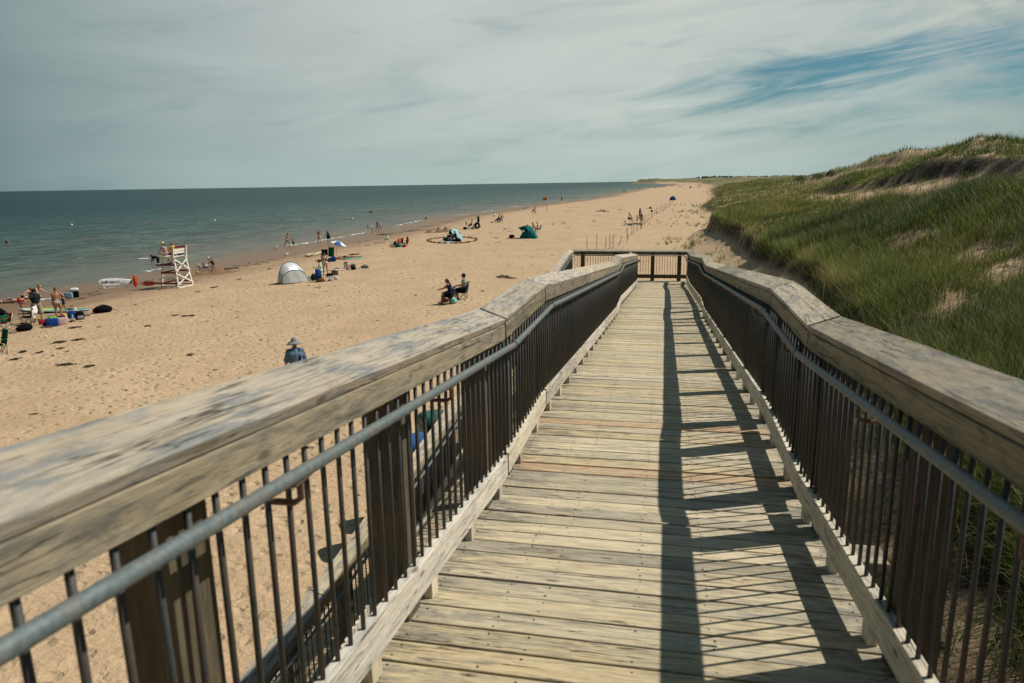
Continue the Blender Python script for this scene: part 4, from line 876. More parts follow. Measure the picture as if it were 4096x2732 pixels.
def handle(mb,x0,x1,y,z,h,r=.009): mb.tube([(x0,y,z),(x0+(x1-x0)*.12,y,z+h*.7),((x0+x1)/2,y,z+h),(x1-(x1-x0)*.12,y,z+h*.7),(x1,y,z)],r,6)
def tote(label,p,w,d,h,mat,hmat=None,ang=0,stuffm=None,name='tote_bag',taper=1.08):
    def f(t):
        part(t,'bag_body',mat,lambda mb:sbox(mb,(0,0,h*.48),w,d,h*1.0,.32,taper,24,12,.02))
        part(t,'handle',hmat or mat,lambda mb:handle(mb,-w*.25,w*.25,-d*.46,h*.9,h*.32)); part(t,'handle',hmat or mat,lambda mb:handle(mb,-w*.25,w*.25,d*.46,h*.9,h*.3))
        if stuffm: part(t,'contents',stuffm,lambda mb:[mb.ellipsoid((random.uniform(-.3,.3)*w,random.uniform(-.2,.2)*d,h*.97),w*.24,d*.3,h*.16,10,6,.3,.15) for _ in range(3)])
    return one(name,label,'bag',p,ang,f)
def lump(mb,w,d,h):
    a=random.random()*50; n0=len(mb.v); sbox(mb,(0,0,0),1,1,1,.75,1,26,14,.0)
    V=np.array(mb.v[n0:]); q=fbm(V[:,0]*2.3+a,V[:,1]*2.3+V[:,2]*1.7,3,3); q2=fbm(V[:,0]*6+a,V[:,1]*6+V[:,2]*5,2,9)
    top=1+.42*q*(V[:,2]>-.2)+.10*q2; sk=.22*math.sin(a)
    mb.v[n0:]=[(w*x*(1+.18*g),d*y*(1+.18*g),max(-.01,h*.5*(1+z*2*t)*(1-.35*abs(x)*1.2+sk*x))) for (x,y,z),g,t in zip(V,q,top)]
def slump(label,p,w,d,h,mat,ang=0,strap=None,accent=None,name='duffel_bag',cat='bag'):
    """soft bag lying on the sand"""
    def f(t):
        part(t,'bag_body',mat,lambda mb:lump(mb,w,d,h))
        part(t,'strap',strap or mat,lambda mb:mb.tube([(-w*.45,-d*.1,h*.5),(-w*.62,-d*.25,h*.25),(-w*.8,-d*.2,.02),(-w*.95,-d*.05,.015)],.014,6))
        part(t,'handle',strap or mat,lambda mb:handle(mb,-w*.16,w*.16,0,h*.9,h*.22))
        if accent: part(t,'pocket',accent,lambda mb:mb.ellipsoid((w*.12,-d*.36,h*.55),w*.2,d*.14,h*.24,12,7,.2,.1))
    return one(name,label,cat,p,ang,f)
def pack(label,p,w,d,h,mat,m2,ang=0,frame=None):
    def f(t):
        part(t,'bag_body',mat,lambda mb:sbox(mb,(0,0,h*.5),w,d,h,.5,.82,20,12,.03))
        part(t,'pocket',m2,lambda mb:sbox(mb,(0,-d*.52,h*.32),w*.7,d*.35,h*.42,.5))
        for s in(-1,1): part(t,'strap',m2,lambda mb:mb.tube([(s*w*.25,d*.48,h*.88),(s*w*.32,d*.75,h*.6),(s*w*.3,d*.7,h*.25),(s*w*.25,d*.45,h*.1)],.018,6))
        part(t,'handle',m2,lambda mb:handle(mb,-w*.12,w*.12,d*.3,h*.94,h*.1))
        if frame: part(t,'frame',frame,lambda mb:[mb.tube([(s*w*.5,-d*.7,0),(s*w*.52,d*.5,h*.15),(s*w*.45,d*.55,h*1.0)],.012,6) for s in(-1,1)]+[mb.tube([(-w*.5,-d*.7,0.01),(w*.5,-d*.7,.01)],.012,6)])
    return one('backpack',label,'backpack',p,ang,f)
def cooler(label,p,w,d,h,mat,lid,ang=0,h2=True):
    def f(t):
        part(t,'box',mat,lambda mb:sbox(mb,(0,0,h*.42),w,d,h*.84,.16,1.05,28,10,.0)); part(t,'lid',lid,lambda mb:sbox(mb,(0,0,h*.90),w*1.06,d*1.06,h*.2,.22,.95,28,8,.0))
        part(t,'handle',lid,lambda mb:handle(mb,-w*.52,w*.52,-d*.1,h*.62,h*.42 if h2 else .02,.012))
    return one('cooler',label,'cooler',p,ang,f)
def towel(label,p,w,l,mat,ang=0,name='beach_towel',cat='towel',wav=.02,mat2=None):
    sd=random.random()*9; c,s=math.cos(facing(p,ang)),math.sin(facing(p,ang))
    def zz(x,y): X=p[0]+c*x-s*y;Y=p[1]+s*x+c*y; return hz(X,Y)-p[2]+.022+wav*math.sin(x*9+sd)*math.sin(y*7+sd*2)*.7+wav*.4*math.sin(x*23+y*17)
    mb=MB()
    def fn(u,v):
        x=(u-.5)*w+.03*math.sin(v*9+sd);y=(v-.5)*l+.03*math.sin(u*8+sd); return (x,y,zz(x,y))
    mb.sheet(fn,16,20)
    o=mb.build(name,mat,None,True,loc=p,rz=facing(p,ang)); so_=o.modifiers.new('thick','SOLIDIFY'); so_.thickness=.012; so_.offset=-1
    return tag(o,label,cat)
def drape(name,t,mat,x0,x1,y,ztop,front,back,par=None,folds=5,sag=.02,th=.012):
    """cloth hung over a bar"""
    sd=random.random()*7
    def fn(u,v):
        x=x0+(x1-x0)*u; f_=math.sin(u*folds*PI+sd)*.03
        s=v*(front+back)-front; zz_=ztop-abs(s)*(1-.06*math.sin(u*7+sd)) if s!=0 else ztop
        yy=y+(-.03-.06*abs(s) if s<0 else .03+.05*abs(s))+f_*min(1,abs(s)*4)
        return (x+.04*math.sin(v*5+sd)*abs(s),yy,zz_-sag*math.sin(u*PI))
    mb=MB(); mb.sheet(fn,16,16); o=mb.build(name,mat,t,True); m=o.modifiers.new('thick','SOLIDIFY'); m.thickness=th; return o
M_black=paint('black_nylon',(.007,.0075,.008),.95,.3,30,.04); M_frame=paint('dark_frame',(.012,.012,.012),.45,.1,20,.4)
def camp_chair(label,p,ang,fab,back=.92,arm=None,seat=.42,w=.54,low=False,group=None,logo=None,frame=None,lean=.16):
    fr=frame or M_frame; s0=.22 if low else seat; hb=back-(.18 if low else 0)
    def f(t):
        d=.46; x=w/2
        def leg(mb):
            mb.tube([(-x,d/2,0),(x,d/2,s0-.02)],.0105,6);mb.tube([(x,d/2,0),(-x,d/2,s0-.02)],.0105,6)
        def leg2(mb): mb.tube([(-x,-d/2,0),(x,-d/2,s0-.02)],.0105,6);mb.tube([(x,-d/2,0),(-x,-d/2,s0-.02)],.0105,6)
        part(t,'front_legs',fr,leg); part(t,'rear_legs',fr,leg2)
        for s in(-1,1): part(t,'side_legs',fr,lambda mb:(mb.tube([(s*x,-d/2,0),(s*x,d/2,s0-.02)],.0105,6),mb.tube([(s*x,d/2,0),(s*x,-d/2,s0-.02)],.0105,6)))
        for s in(-1,1): part(t,'back_post',fr,lambda mb:mb.tube([(s*x,-d/2,.02),(s*x,-d/2-.02,s0),(s*x,-d/2-lean,hb)],.0115,6)); 
        for s in(-1,1): part(t,'arm_post',fr,lambda mb:mb.tube([(s*x,d/2,s0-.04),(s*x*1.08,d/2-.02,s0+.2)],.0105,6))
        def st(mb): mb.sheet(lambda u,v:((u-.5)*w*.98,(v-.5)*d*1.02,s0-.07*math.sin(u*PI)*(.4+.6*math.sin(v*PI))-.03*(1-v)),10,8)
        o=part(t,'seat',fab,st); m=o.modifiers.new('th','SOLIDIFY'); m.thickness=.012
        def bk(mb): mb.sheet(lambda u,v:((u-.5)*w*.97,-d/2-.02-lean*v*.98-.05*math.sin(u*PI)*math.sin(min(1,v*1.3)*PI*.8+.3),s0-.03+(hb-s0+.05)*v-(.03*math.sin(u*PI) if v>.9 else 0)),10,10)
        o=part(t,'backrest',fab,bk); m=o.modifiers.new('th','SOLIDIFY'); m.thickness=.012
        for s in(-1,1):
            def ar(mb): mb.sheet(lambda u,v:(s*x*1.03+(u-.5)*.085,-d/2-.06+v*(d+.06),s0+.215-.02*math.sin(v*PI)),3,8)
            o=part(t,'armrest',arm or fab,ar); m=o.modifiers.new('th','SOLIDIFY'); m.thickness=.01
        if logo:
            zl=s0+(hb-s0)*.80; yl=-d/2-.02-lean*.81-.010
            part(t,'logo',logo,lambda mb:[mb.ellipsoid((xx,yl-.008-.016*(1-(xx/.2)**2),zl+dz_),rr,.006,.022,8,5) for xx,dz_,rr in((-.15,.005,.022),(-.10,-.01,.03),(-.04,.008,.02),(.02,-.004,.028),(.08,.01,.018),(.13,0,.03))])
    return one('camp_chair',label,'chair',p,ang,f,group)
def umbrella(label,p,ang,r,pole,tilt,taz,cols,h=.42,name='beach_umbrella',band=None):
    """tilted beach umbrella: pole, canopy in coloured panels, ribs"""
    def f(t):
        base=np.array([0,0,0.]); ax=np.array([math.sin(tilt)*math.cos(taz),math.sin(tilt)*math.sin(taz),math.cos(tilt)]); low=np.array([0,0,pole*.45]); lo_tilt=np.array([ax[0]*.25,ax[1]*.25,1.0]); lo_tilt/=np.linalg.norm(lo_tilt)
        mid=lo_tilt*pole*.5; tip=mid+ax*pole*.5
        part(t,'pole',paint('white_pole',(.7,.7,.68),.4),lambda mb:mb.tube([base-lo_tilt*.3,mid,tip+ax*.05],.016,8))
        u=np.cross(ax,[0,0,1.]) if tilt>.05 else np.array([1.,0,0]); u/=np.linalg.norm(u); v=np.cross(ax,u)
        N=8; mb=MB(); rb=MB()
        for i in range(N):
            mb.cm=i%len(cols) if band is None else 0
            a0,a1=2*PI*i/N,2*PI*(i+1)/N
            def fn(s,q):
                a=a0+(a1-a0)*s; rr=r*q*(1-.055*math.sin(s*PI)*q); drop=h*(q**1.9)-.03*math.sin(s*PI)*q
                return tip+(u*math.cos(a)+v*math.sin(a))*rr-ax*drop
            mb.sheet(fn,4,8)
            rb.tube([tip+(u*math.cos(a0)+v*math.sin(a0))*r*q-ax*(h*q**1.9+.012) for q in(0,.3,.6,.85,1.02)],.005,4)
        o=mb.build('canopy',cols if band is None else [band],t,True); m=o.modifiers.new('th','SOLIDIFY'); m.thickness=.004
        rb.build('rib',M_frame,t,True)
        part(t,'finial',paint('white_pole',(.7,.7,.68),.4),lambda mb:mb.ellipsoid(tip+ax*.06,.022,.022,.04,8,5))
    return one(name,label,'umbrella',p,ang,f)
def ball(name,label,cat,p,r,cols,flat=1.0,sink=.0):
    mb=MB(); mb.ellipsoid((0,0,r*flat-sink),r,r,r*flat,16,10)
    if len(cols)>1:
        mb.mi=[(1 if (i//16)%5<2 and (i%16)%5<2 else 0) for i in range(len(mb.f))]
    return tag(mb.build(name,cols,None,True,loc=p),label,cat)
# ================================================================== WHO AND WHAT IS ON THE BEACH
W_=lambda n,c,v=.12:cloth(n,c,v)
c_white=W_('white',(.72,.71,.67)); c_black=W_('black',(.012,.013,.014)); c_navy=W_('navy',(.014,.022,.05)); c_red=W_('red',(.35,.02,.025)); c_coral=W_('coral',(.52,.09,.06),.3)
c_blue=W_('blue',(.015,.06,.26)); c_teal=W_('teal',(.015,.20,.20)); c_green=W_('green',(.01,.10,.045)); c_lime=W_('lime',(.18,.50,.04)); c_yellow=W_('yellow',(.70,.40,.03)); c_khaki=W_('khaki',(.30,.265,.19)); c_grey=W_('grey',(.22,.23,.23)); c_olive=W_('olive',(.13,.14,.09)); c_brown=W_('brown',(.20,.11,.04)); c_pink=W_('pink',(.62,.36,.35)); c_polo=W_('polo',(.020,.026,.026)); c_steel=W_('slate_blue',(.10,.165,.23)); c_purple=W_('lavender',(.28,.24,.44)); c_sky=W_('light_blue',(.30,.44,.52)); c_gold=W_('gold',(.62,.40,.06)); c_turq=W_('turquoise',(.05,.42,.42)); c_cream=W_('cream',(.62,.55,.42))
floral=pattern('floral_print',[(0,(.02,.07,.03)),(.40,(.65,.62,.58)),(.53,(.35,.03,.12)),(.60,(.60,.55,.52)),(.68,(.03,.12,.05))],16)
leafy=pattern('leaf_print',[(0,(.06,.20,.05)),(.42,(.55,.68,.52)),(.56,(.66,.72,.64)),(.66,(.10,.26,.08))],14)
greenfl=pattern('green_print',[(0,(.01,.10,.07)),(.44,(.02,.22,.16)),(.55,(.5,.52,.45)),(.60,(.015,.08,.07))],20)
spots=pattern('blue_spot_print',[(0,(.015,.10,.28)),(.48,(.45,.55,.62)),(.56,(.02,.13,.32))],34)
stripeb=pattern('blue_white_stripe',[(0,(.02,.13,.30)),(.5,(.62,.66,.66))],9.,1)
blanketm=pattern('striped_blanket',[(0,(.60,.55,.5)),(.28,(.45,.05,.08)),(.42,(.62,.5,.15)),(.55,(.55,.53,.6)),(.72,(.16,.10,.28)),(.82,(.60,.2,.2))],2.6,1)
boardm=pattern('board_print',[(0,(.05,.3,.26)),(.46,(.06,.34,.30)),(.52,(.30,.5,.42)),(.55,(.05,.3,.28))],4)
trunks2=pattern('trunks_print',[(0,(.02,.07,.16)),(.5,(.05,.16,.30)),(.58,(.5,.55,.6))],12)
mosaic=pattern('towel_print',[(0,(.05,.12,.2)),(.45,(.55,.6,.62)),(.6,(.08,.2,.3))],12)
# ---------------------------------------------------------------- lifeguard tower
M_wht=paint('white_paint',(.72,.69,.60),.55,.10,6); M_mar=paint('maroon_paint',(.13,.014,.022),.5,.15,8); M_resc=paint('rescue_red',(.62,.045,.025),.35,.06,8,.5)
def tower():
    A=(-34.02,43.25);B=(-32.39,42.75);C=(-32.36,44.31); cx,cy=-33.02,43.55; z0=hz(cx,cy)-.03
    t=thing('lifeguard_chair','tall white wooden lifeguard chair with maroon rails by the water','lifeguard chair',(cx,cy,z0))
    bx,by=.64,.76; tx,ty=.43,.60; H=2.12
    def leg(s,q,top): 
        mb=MB(); a=np.array([s*bx,q*by,0]);b=np.array([s*tx,q*ty,H]); b=a+(b-a)*(top/H)
        mb.board(a,b,(.055,0,0),(0,.055,0)); mb.build('leg',M_wht,t,False,.006)
    for s in(-1,1):
        for q in(-1,1): leg(s,q,2.14)
    P=lambda s,q,z:np.array([s*(bx+(tx-bx)*z/H),q*(by+(ty-by)*z/H),z])
    def bar(name,a,b,m,w=.055,th=.02,off=(0,0,0)):
        mb=MB(); d=np.array(b)-np.array(a); d/=np.linalg.norm(d); n=np.array(off)/ (np.linalg.norm(off)+1e-9); h=np.cross(d,n); mb.board(np.array(a)+np.array(off)*.08,np.array(b)+np.array(off)*.08,h*w,n*th); mb.build(name,m,t,False,.005)
    X=np.array([1,0,0.]);Y=np.array([0,1,0.])
    for q in(-1,1):            # sides: white ladder rungs and maroon steps
        o=Y*q
        bar('rail',P(-1,q,.16),P(1,q,.16),M_wht,off=o)
        bar('rail',P(-1,q,.78),P(1,q,.78),M_wht,off=o); bar('rail',P(-1,q,1.42),P(1,q,1.42),M_wht,off=o)
        bar('step_rail',P(-1,q,.38)-X*(.46 if q<0 else .1),P(1,q,.38),M_mar,off=o); bar('step_rail',P(-1,q,1.10)-X*.04,P(1,q,1.10),M_mar,off=o)
        bar('step_rail',P(-1,q,1.62)-X*.46,P(1,q,1.62),M_mar,off=o)
    for s in(1,):              # crossed braces on the landward face
        o=X*s
        bar('brace',P(s,-1,.30),P(s,1,1.00),M_wht,.05,.016,o); bar('brace',P(s,1,.30),P(s,-1,1.00),M_wht,.05,.016,o*1.6)
        bar('brace',P(s,-1,1.18),P(s,1,1.95),M_wht,.05,.016,o); bar('brace',P(s,1,1.18),P(s,-1,1.95),M_wht,.05,.016,o*1.6)
        bar('rail',P(s,-1,.08),P(s,1,.08),M_wht,.06,.02,o)
    for z in(.38,1.10,1.62):
        bar('step_rail',P(-1,-1,z),P(-1,1,z),M_mar,off=-X)
    mb=MB(); mb.board((-.86,-.62,1.60),(-.86,.62,1.60),(.16,0,0),(0,0,.018)); mb.build('foot_rest',M_mar,t,False,.006)
    mb=MB(); mb.board((-.10,-.74,2.16),(-.10,.74,2.16),(.46,0,0),(0,0,.03)); mb.build('seat',M_wht,t,False,.006)
    for q in(-1,1): 
        mb=MB(); mb.board((-.56,q*.68,2.08),(.58,q*.68,2.08),(0,.022,0),(0,0,.06)); mb.build('seat_beam',M_wht,t,False,.006)
        mb=MB(); mb.board((.38,q*.68,1.55),(.52,q*.68,2.86),(.05,0,0),(0,.045,0)); mb.build('back_post',M_wht,t,False,.006)
    for i,(z,m) in enumerate(((2.42,M_wht),(2.60,M_wht),(2.79,M_mar))):
        x=.38+.14*(z-1.55)/1.31-.07; mb=MB(); mb.board((x,-.74,z),(x,.74,z),(.014,0,0),(.008,0,.078)); mb.build('back_slat',m,t,False,.004)
    cu=bpy.data.curves.new('s','FONT'); cu.body='S'; cu.size=.17; cu.extrude=.002; cu.align_x='CENTER'; cu.align_y='CENTER'; cu.offset=.004
    to=bpy.data.objects.new('tmp',cu); COL.objects.link(to); dg=bpy.context.evaluated_depsgraph_get(); me=bpy.data.meshes.new_from_object(to.evaluated_get(dg)); bpy.data.objects.remove(to)
    me.transform(Matrix.Translation((.655,0,1.57))@Euler((PI/2,0,PI/2)).to_matrix().to_4x4()); link('letter',me,t,M_black)
    return t,z0
tw_,tz_=tower(); TP=lambda x,y,z=2.19:Vector((-33.02+x,43.55+y,tz_+z))
sit_ang=lambda p,wx,wy:math.degrees(math.atan2(wy,wx)-math.atan2(p[1],p[0]))     # face a world direction
def seat(label,p,dirv,**kw): return person(label,p,sit_ang(p,*dirv),**kw)
q=TP(-.28,-.38); seat('lifeguard in lavender bikini and pale yellow cap sitting cross legged on the tower',q,(-1,.1),pose=dict(lean=14,lean2=26,hip=(96,96),ab=(42,42),kn=(128,128),cross=1,arm=((28,10,30,20),(24,10,30,20)),head=(-8,8)),H=1.68,skin='tan',wear=(('bra',c_purple),('briefs',c_purple),('cap',W_('pale_yellow',(.70,.62,.25)))),hair=('tail','brown'))
q=TP(-.22,.36); seat('lifeguard in yellow shirt with hair tied up sitting at the far side of the tower',q,(-1,.25),pose=dict(lean=4,lean2=16,hip=(88,88),kn=(80,80),arm=((30,10,40,15),(30,10,40,15)),head=(2,15)),H=1.72,skin='tan',wear=(('longshirt',c_yellow),('shorts',c_red,.8)),hair=('bun','blond'),dz=-.42)
def rolled(label,p,r,L,mat,ang,name='rolled_towel'):
    mb=MB(); sbox(mb,(0,0,r*.8),L,r*2.2,r*1.7,.6,1,18,10,.08); return tag(mb.build(name,mat,None,True,loc=p,rz=facing(p,ang)),label,'towel')
rolled('black and white striped towel bunched on the lifeguard seat',TP(.24,-.25),.10,.5,pattern('zebra',[(0,(.02,.02,.02)),(.5,(.6,.6,.58))],14),50); rolled('dark blue towel bunched behind the yellow shirted lifeguard',TP(.26,.30),.10,.55,c_blue,50)
def can(label,p,ang,lying=False,rz=0):
    """torpedo shaped rescue buoy with moulded handles"""
    t=thing('rescue_buoy',label,'rescue buoy',tuple(p),facing(p,ang)); L=.80
    mb=MB(); prof=[(0,.02),(.02,.055),(.10,.085),(.30,.10),(.52,.10),(.68,.08),(.76,.05),(.80,.02)]
    mb.sheet(lambda u,v:(lambda k:(k[1]*math.cos(2*PI*u)*1.15,k[1]*math.sin(2*PI*u)*.8,k[0]))(prof[min(7,round(v*7))]),16,7,closed_u=True)
    o=mb.build('float_body',M_resc,t,True); hs=[]
    for s in(-1,1): hs.append(part(t,'handle',M_resc,lambda mb:mb.tube([(s*.09,0,.12),(s*.135,0,.2),(s*.145,0,.42),(s*.125,0,.62),(s*.06,0,.72)],.017,7)))
    hs.append(part(t,'handle',M_resc,lambda mb:mb.tube([(-.07,0,.70),(-.06,0,.83),(0,0,.87),(.06,0,.83),(.07,0,.70)],.016,7)))
    if lying: t.rotation_euler=(0,PI/2,rz)
    return t
can('orange red rescue buoy standing upright in the sand beside the rescue board',at(543,1147),8)
p=TP(-1.02,-.86,.40); can('red rescue buoy lying on the end of the maroon tower rail',p,0,True,math.atan2(p[1],p[0])-PI/2+PI)
# ---------------------------------------------------------------- rescue board
def rescue_board():
    p=at(462,1150); t=thing('rescue_board','white rescue paddleboard on its edge lettered in dark red','rescue board',(p.x,p.y,p.z),facing(p,-4))
    L=2.12;h=.60
    def out(s):   # half width along the length, nose at -x
        return .5*h*min(1,(1-(1-min(1,(s+.02)*3.2))**2.4)**.5 if s<.31 else 1)*(1-.50*max(0,(s-.38)/.62)**1.7)
    mb=MB()
    def fn(u,v):
        s=v; w=out(s); a=2*PI*u; e=lambda q:math.copysign(abs(q)**.55,q)
        return (-L/2+L*s,.07*e(math.sin(a))*(.5+.5*min(1,s*8))*min(1,(1.02-s)*14),.37+w*e(math.cos(a))-.035*(s-.5))
    mb.sheet(fn,28,40,closed_u=True); n=len(mb.v); mb.f+=[tuple(range(27,-1,-1)),tuple(n-28+k for k in range(28))]; mb.mi+=[0,0]
    mb.build('board',paint('white_gelcoat',(.72,.75,.75),.3,.03,4,.5),t,True).rotation_euler=(-.22,0,0)
    cu=bpy.data.curves.new('t','FONT'); cu.body='SURF RESCUE'; cu.size=.30; cu.extrude=.0015; cu.offset=.0075; cu.align_x='CENTER'; cu.align_y='CENTER'; cu.shear=.08; cu.space_character=1.02
    to=bpy.data.objects.new('tmp',cu); COL.objects.link(to); dg=bpy.context.evaluated_depsgraph_get(); me=bpy.data.meshes.new_from_object(to.evaluated_get(dg)); bpy.data.objects.remove(to)
    xs=[v.co.x for v in me.vertices]; k=1.14/(max(xs)-min(xs)); me.transform(Matrix.Diagonal((k,k*1.08,1,1)))
    me.transform(Euler((PI/2-.22,0,0)).to_matrix().to_4x4()); me.transform(Euler((0,.045,0)).to_matrix().to_4x4()); me.transform(Matrix.Translation((-.26,.0085,.392)))
    link('lettering',me,t,paint('lettering_red',(.13,.006,.014),.5))
    part(t,'handle',paint('handle_grey',(.10,.16,.17),.5),lambda mb:mb.tube([(.40,.0,.33),(.43,-.035,.38),(.66,-.035,.365),(.70,.0,.36)],.012,6))
    part(t,'tail_pad',M_black,lambda mb:mb.board((1.055,.0,.20),(1.055,.0,.48),(.018,0,0),(0,.07,0)),False,.01)
    part(t,'fin',M_wht,lambda mb:mb.board((-.36,0,.66),(-.33,0,.76),(.055,0,0),(0,.012,0)),False,.01)
    part(t,'stand',M_wht,lambda mb:(mb.board((-.70,-.30,.02),(-.70,.25,.02),(.03,0,0),(0,0,.02)),mb.board((-.70,-.02,0),(-.68,.02,.16),(.03,0,0),(0,.03,0)),mb.board((-.42,-.3,.03),(-.12,-.28,.03),(0,.03,0),(0,0,.02)),mb.board((-.72,-.28,.02),(.62,-.05,.02),(0,.012,0),(0,0,.01))),False,.004)
rescue_board()
# ---------------------------------------------------------------- the family at the left
p=at(157,1287); person('man in black polo shirt, khaki shorts and black cap seen from behind',p,4,dict(lean=-2,lean2=6,hip=(4,-3),ab=(7,7),arm=((-32,34,58,60),(30,8,62,10)),head=(24,-10),side=-2),1.70,'light',(('shirt',c_polo,.75),('shorts',c_khaki,.98),('cap',c_black)),('short','grey'),1.10)
p=at(238,1272); person('woman in halter top and floral bikini briefs seen from behind, hand on hip',p,2,dict(lean=2,hip=(3,-2),arm=((-2,6,6,0),(-38,38,70,62)),head=(14,0)),1.62,'tan',(('highbriefs',floral),),('bun','light'),1.16)
p=at(140,1236); person('shirtless teenager with short brown hair leaning forward and reaching down to the right',p,-128,dict(lean=46,lean2=64,hip=(12,-4),kn=(18,10),arm=((48,22,12,0),(30,14,18,0)),head=(-18,0)),1.66,'light',(('shorts',c_black,.9),),('short','light'))
p=at(97,1214); person('person with long red hair kneeling and bending forward at the left',p,-70,dict(lean=40,lean2=62,hip=(58,66),kn=(140,140),ab=(8,8),arm=((30,8,14,0),(34,8,14,0)),head=(6,0)),1.60,'light',(('briefs',c_black),),('hang','red'))
p=at(52,1208); person('bare legged person lying on the sand at the left edge, feet to the left',p,-84,dict(lie='supine',foot=(-35,-35),hip=(4,2),arm=((4,20,4,0),(4,20,4,0))),1.62,'light',(('swimsuit',c_navy),),('long','brown'))
p=at(258,1258); person('dark haired child standing behind the woman in floral briefs',p,-160,dict(hip=(6,-4),arm=((20,8,60,20),(10,8,30,0))),1.10,'tan',(('swimsuit',c_navy),),('short','black'))
def sup():
    a=at(84,1254);b=at(358,1243); m=(a+b)/2; d=b-a; L=d.length*.985; rz=math.atan2(d.y,d.x)
    t=thing('paddleboard','long paddleboard shading from lime to teal lying flat behind the standing people','paddleboard',(m.x,m.y,m.z+.02),rz)
    def w(s): return .40*(max(0,1-abs(2*s-1)**3.2))**.55+.02
    def ring(z0,z1,inset):
        mb=MB(); e=lambda q:math.copysign(abs(q)**.5,q)
        mb.sheet(lambda u,v:(-L/2+L*v+.0,(w(v)-inset)*e(math.cos(2*PI*u)),(z0+z1)/2+(z1-z0)/2*e(math.sin(2*PI*u))+.05*abs(2*v-1)**3),20,30,closed_u=True); n=len(mb.v); mb.f+=[tuple(range(19,-1,-1)),tuple(n-20+k for k in range(20))]; mb.mi+=[0,0]; return mb
    ring(.0,.085,.0).build('hull',paint('navy_hull',(.012,.03,.09),.4),t,True); ring(.075,.125,.01).build('rail_band',paint('white_hull',(.6,.62,.6),.4),t,True)
    tt=NT('deck_pad'); g=tt.node('ShaderNodeTexCoord').outputs['Object']; x=tt.node('ShaderNodeSeparateXYZ',{0:g}).outputs[0]
    c=tt.ramp(tt.math('ADD',tt.math('DIVIDE',x,L),.5),[(.0,(.50,.55,.5)),(.13,(.50,.55,.5)),(.16,(.36,.50,.14)),(.42,(.30,.46,.15)),(.62,(.10,.36,.24)),(.8,(.04,.30,.27)),(1,(.03,.27,.28))])
    ring(.118,.142,.05).build('deck_pad',tt.set(Base_Color=c,Roughness=.6),t,True)
    part(t,'carry_handle',M_black,lambda mb:sbox(mb,(L*.22,0,.16),.34,.22,.05,.3))
sup()
p=at(110,1298); ch=camp_chair('black folding camp chair with a white shirt hung over its back',p,72,c_black,.90)
def shirt_on(ch):
    t=thing('white_shirt','white shirt draped over the back of the black camp chair','shirt',tuple(ch.location),ch.rotation_euler.z)
    drape('shirt_body',t,c_white,-.30,.30,-.40,.95,.40,.62); drape('sleeve',t,c_white,-.33,-.14,-.44,.90,.05,.55,folds=2)
shirt_on(ch)
def folded_umb(label,p,tipdx,h):
    t=thing('folded_umbrella',label,'umbrella',tuple(p),facing(p,0))
    part(t,'pole',M_frame,lambda mb:mb.tube([(0,0,0),(tipdx,0,h)],.012,6)); part(t,'canopy',c_red,lambda mb:mb.tube([(tipdx*(.62+.38*i/7),0,h*(.62+.38*i/7)) for i in range(8)],.1,10,rad=[.02,.05,.045,.03,.075,.10,.085,.03]))
p=at(108,1296); folded_umb('dark red folded sunshade on a thin pole beside the black camp chair',p,-.19,1.38)
slump('black bag with long strap lying in front of the black camp chair',at(99,1323),.72,.5,.34,M_black,4)
tote('small red shopping bag with white print standing beside the camp chair',at(169,1298),.28,.16,.30,pattern('red_print',[(0,(.32,.02,.03)),(.55,(.33,.02,.03)),(.60,(.6,.45,.42))],9),c_black,8,c_lime)
tote('blue shopping bag stuffed with neon green and black cloth',at(211,1306),.52,.34,.44,c_blue,c_navy,6,c_lime)
tote('pink and silver foil bag with red edge beside the blue bag',at(251,1299),.48,.24,.40,pattern('foil',[(0,(.55,.38,.36)),(.45,(.62,.48,.45)),(.6,(.45,.26,.25))],18),c_red,4,c_black)
slump('small black pouch leaning on the blue shopping bag',at(183,1305),.22,.2,.22,M_black,0)
towel('crumpled yellow towel at the feet of the woman in floral briefs',at(268,1259),.45,.5,c_gold,20,wav=.05)
tote('bright blue tall bag behind the water bottle',at(287,1273),.34,.22,.40,c_blue,c_navy,0)
def bottle(label,p,h=.26,m=None):
    t=thing('water_bottle',label,'bottle',tuple(p),0); m=m or paint('bottle_plastic',(.35,.5,.5),.2,.05,5,.6)
    part(t,'bottle_body',m,lambda mb:mb.tube([(0,0,0),(0,0,.01),(0,0,h*.68),(0,0,h*.82),(0,0,h*.9)],.03,12,rad=[.03,.035,.035,.016,.014])); part(t,'cap',c_white,lambda mb:mb.tube([(0,0,h*.9),(0,0,h)],.017,10))
bottle('clear water bottle standing in front of the blue tall bag',at(291,1277),.27)
def hat(label,p,m,r=.2,name='straw_hat'):
    t=thing(name,label,'hat',tuple(p),0); mb=MB(); mb.sheet(lambda u,v:(lambda k:(k[0]*math.cos(2*PI*u),k[0]*math.sin(2*PI*u),k[1]))([(r,.012),(r*.8,.02),(r*.52,.03),(r*.50,.09),(r*.40,.125),(.002,.13)][min(5,round(v*5))]),20,5,closed_u=True); mb.build('crown',m,t,True)
    part(t,'band',c_brown,lambda mb:mb.tube([(r*.535*math.cos(a),r*.535*math.sin(a),.045) for a in np.arange(0,6.5,.3)],.008,5))
p=at(303,1262); hat('round straw hat resting on top of the bags',(p.x,p.y,p.z+.30),c_cream,.15)
pack('black backpack with white lettering leaning beside the blue tall bag',at(321,1278),.46,.30,.42,M_black,c_grey,10)
slump('crumpled beige cloth bag lying beside the black backpack',at(345,1264),.5,.34,.24,c_khaki,12)
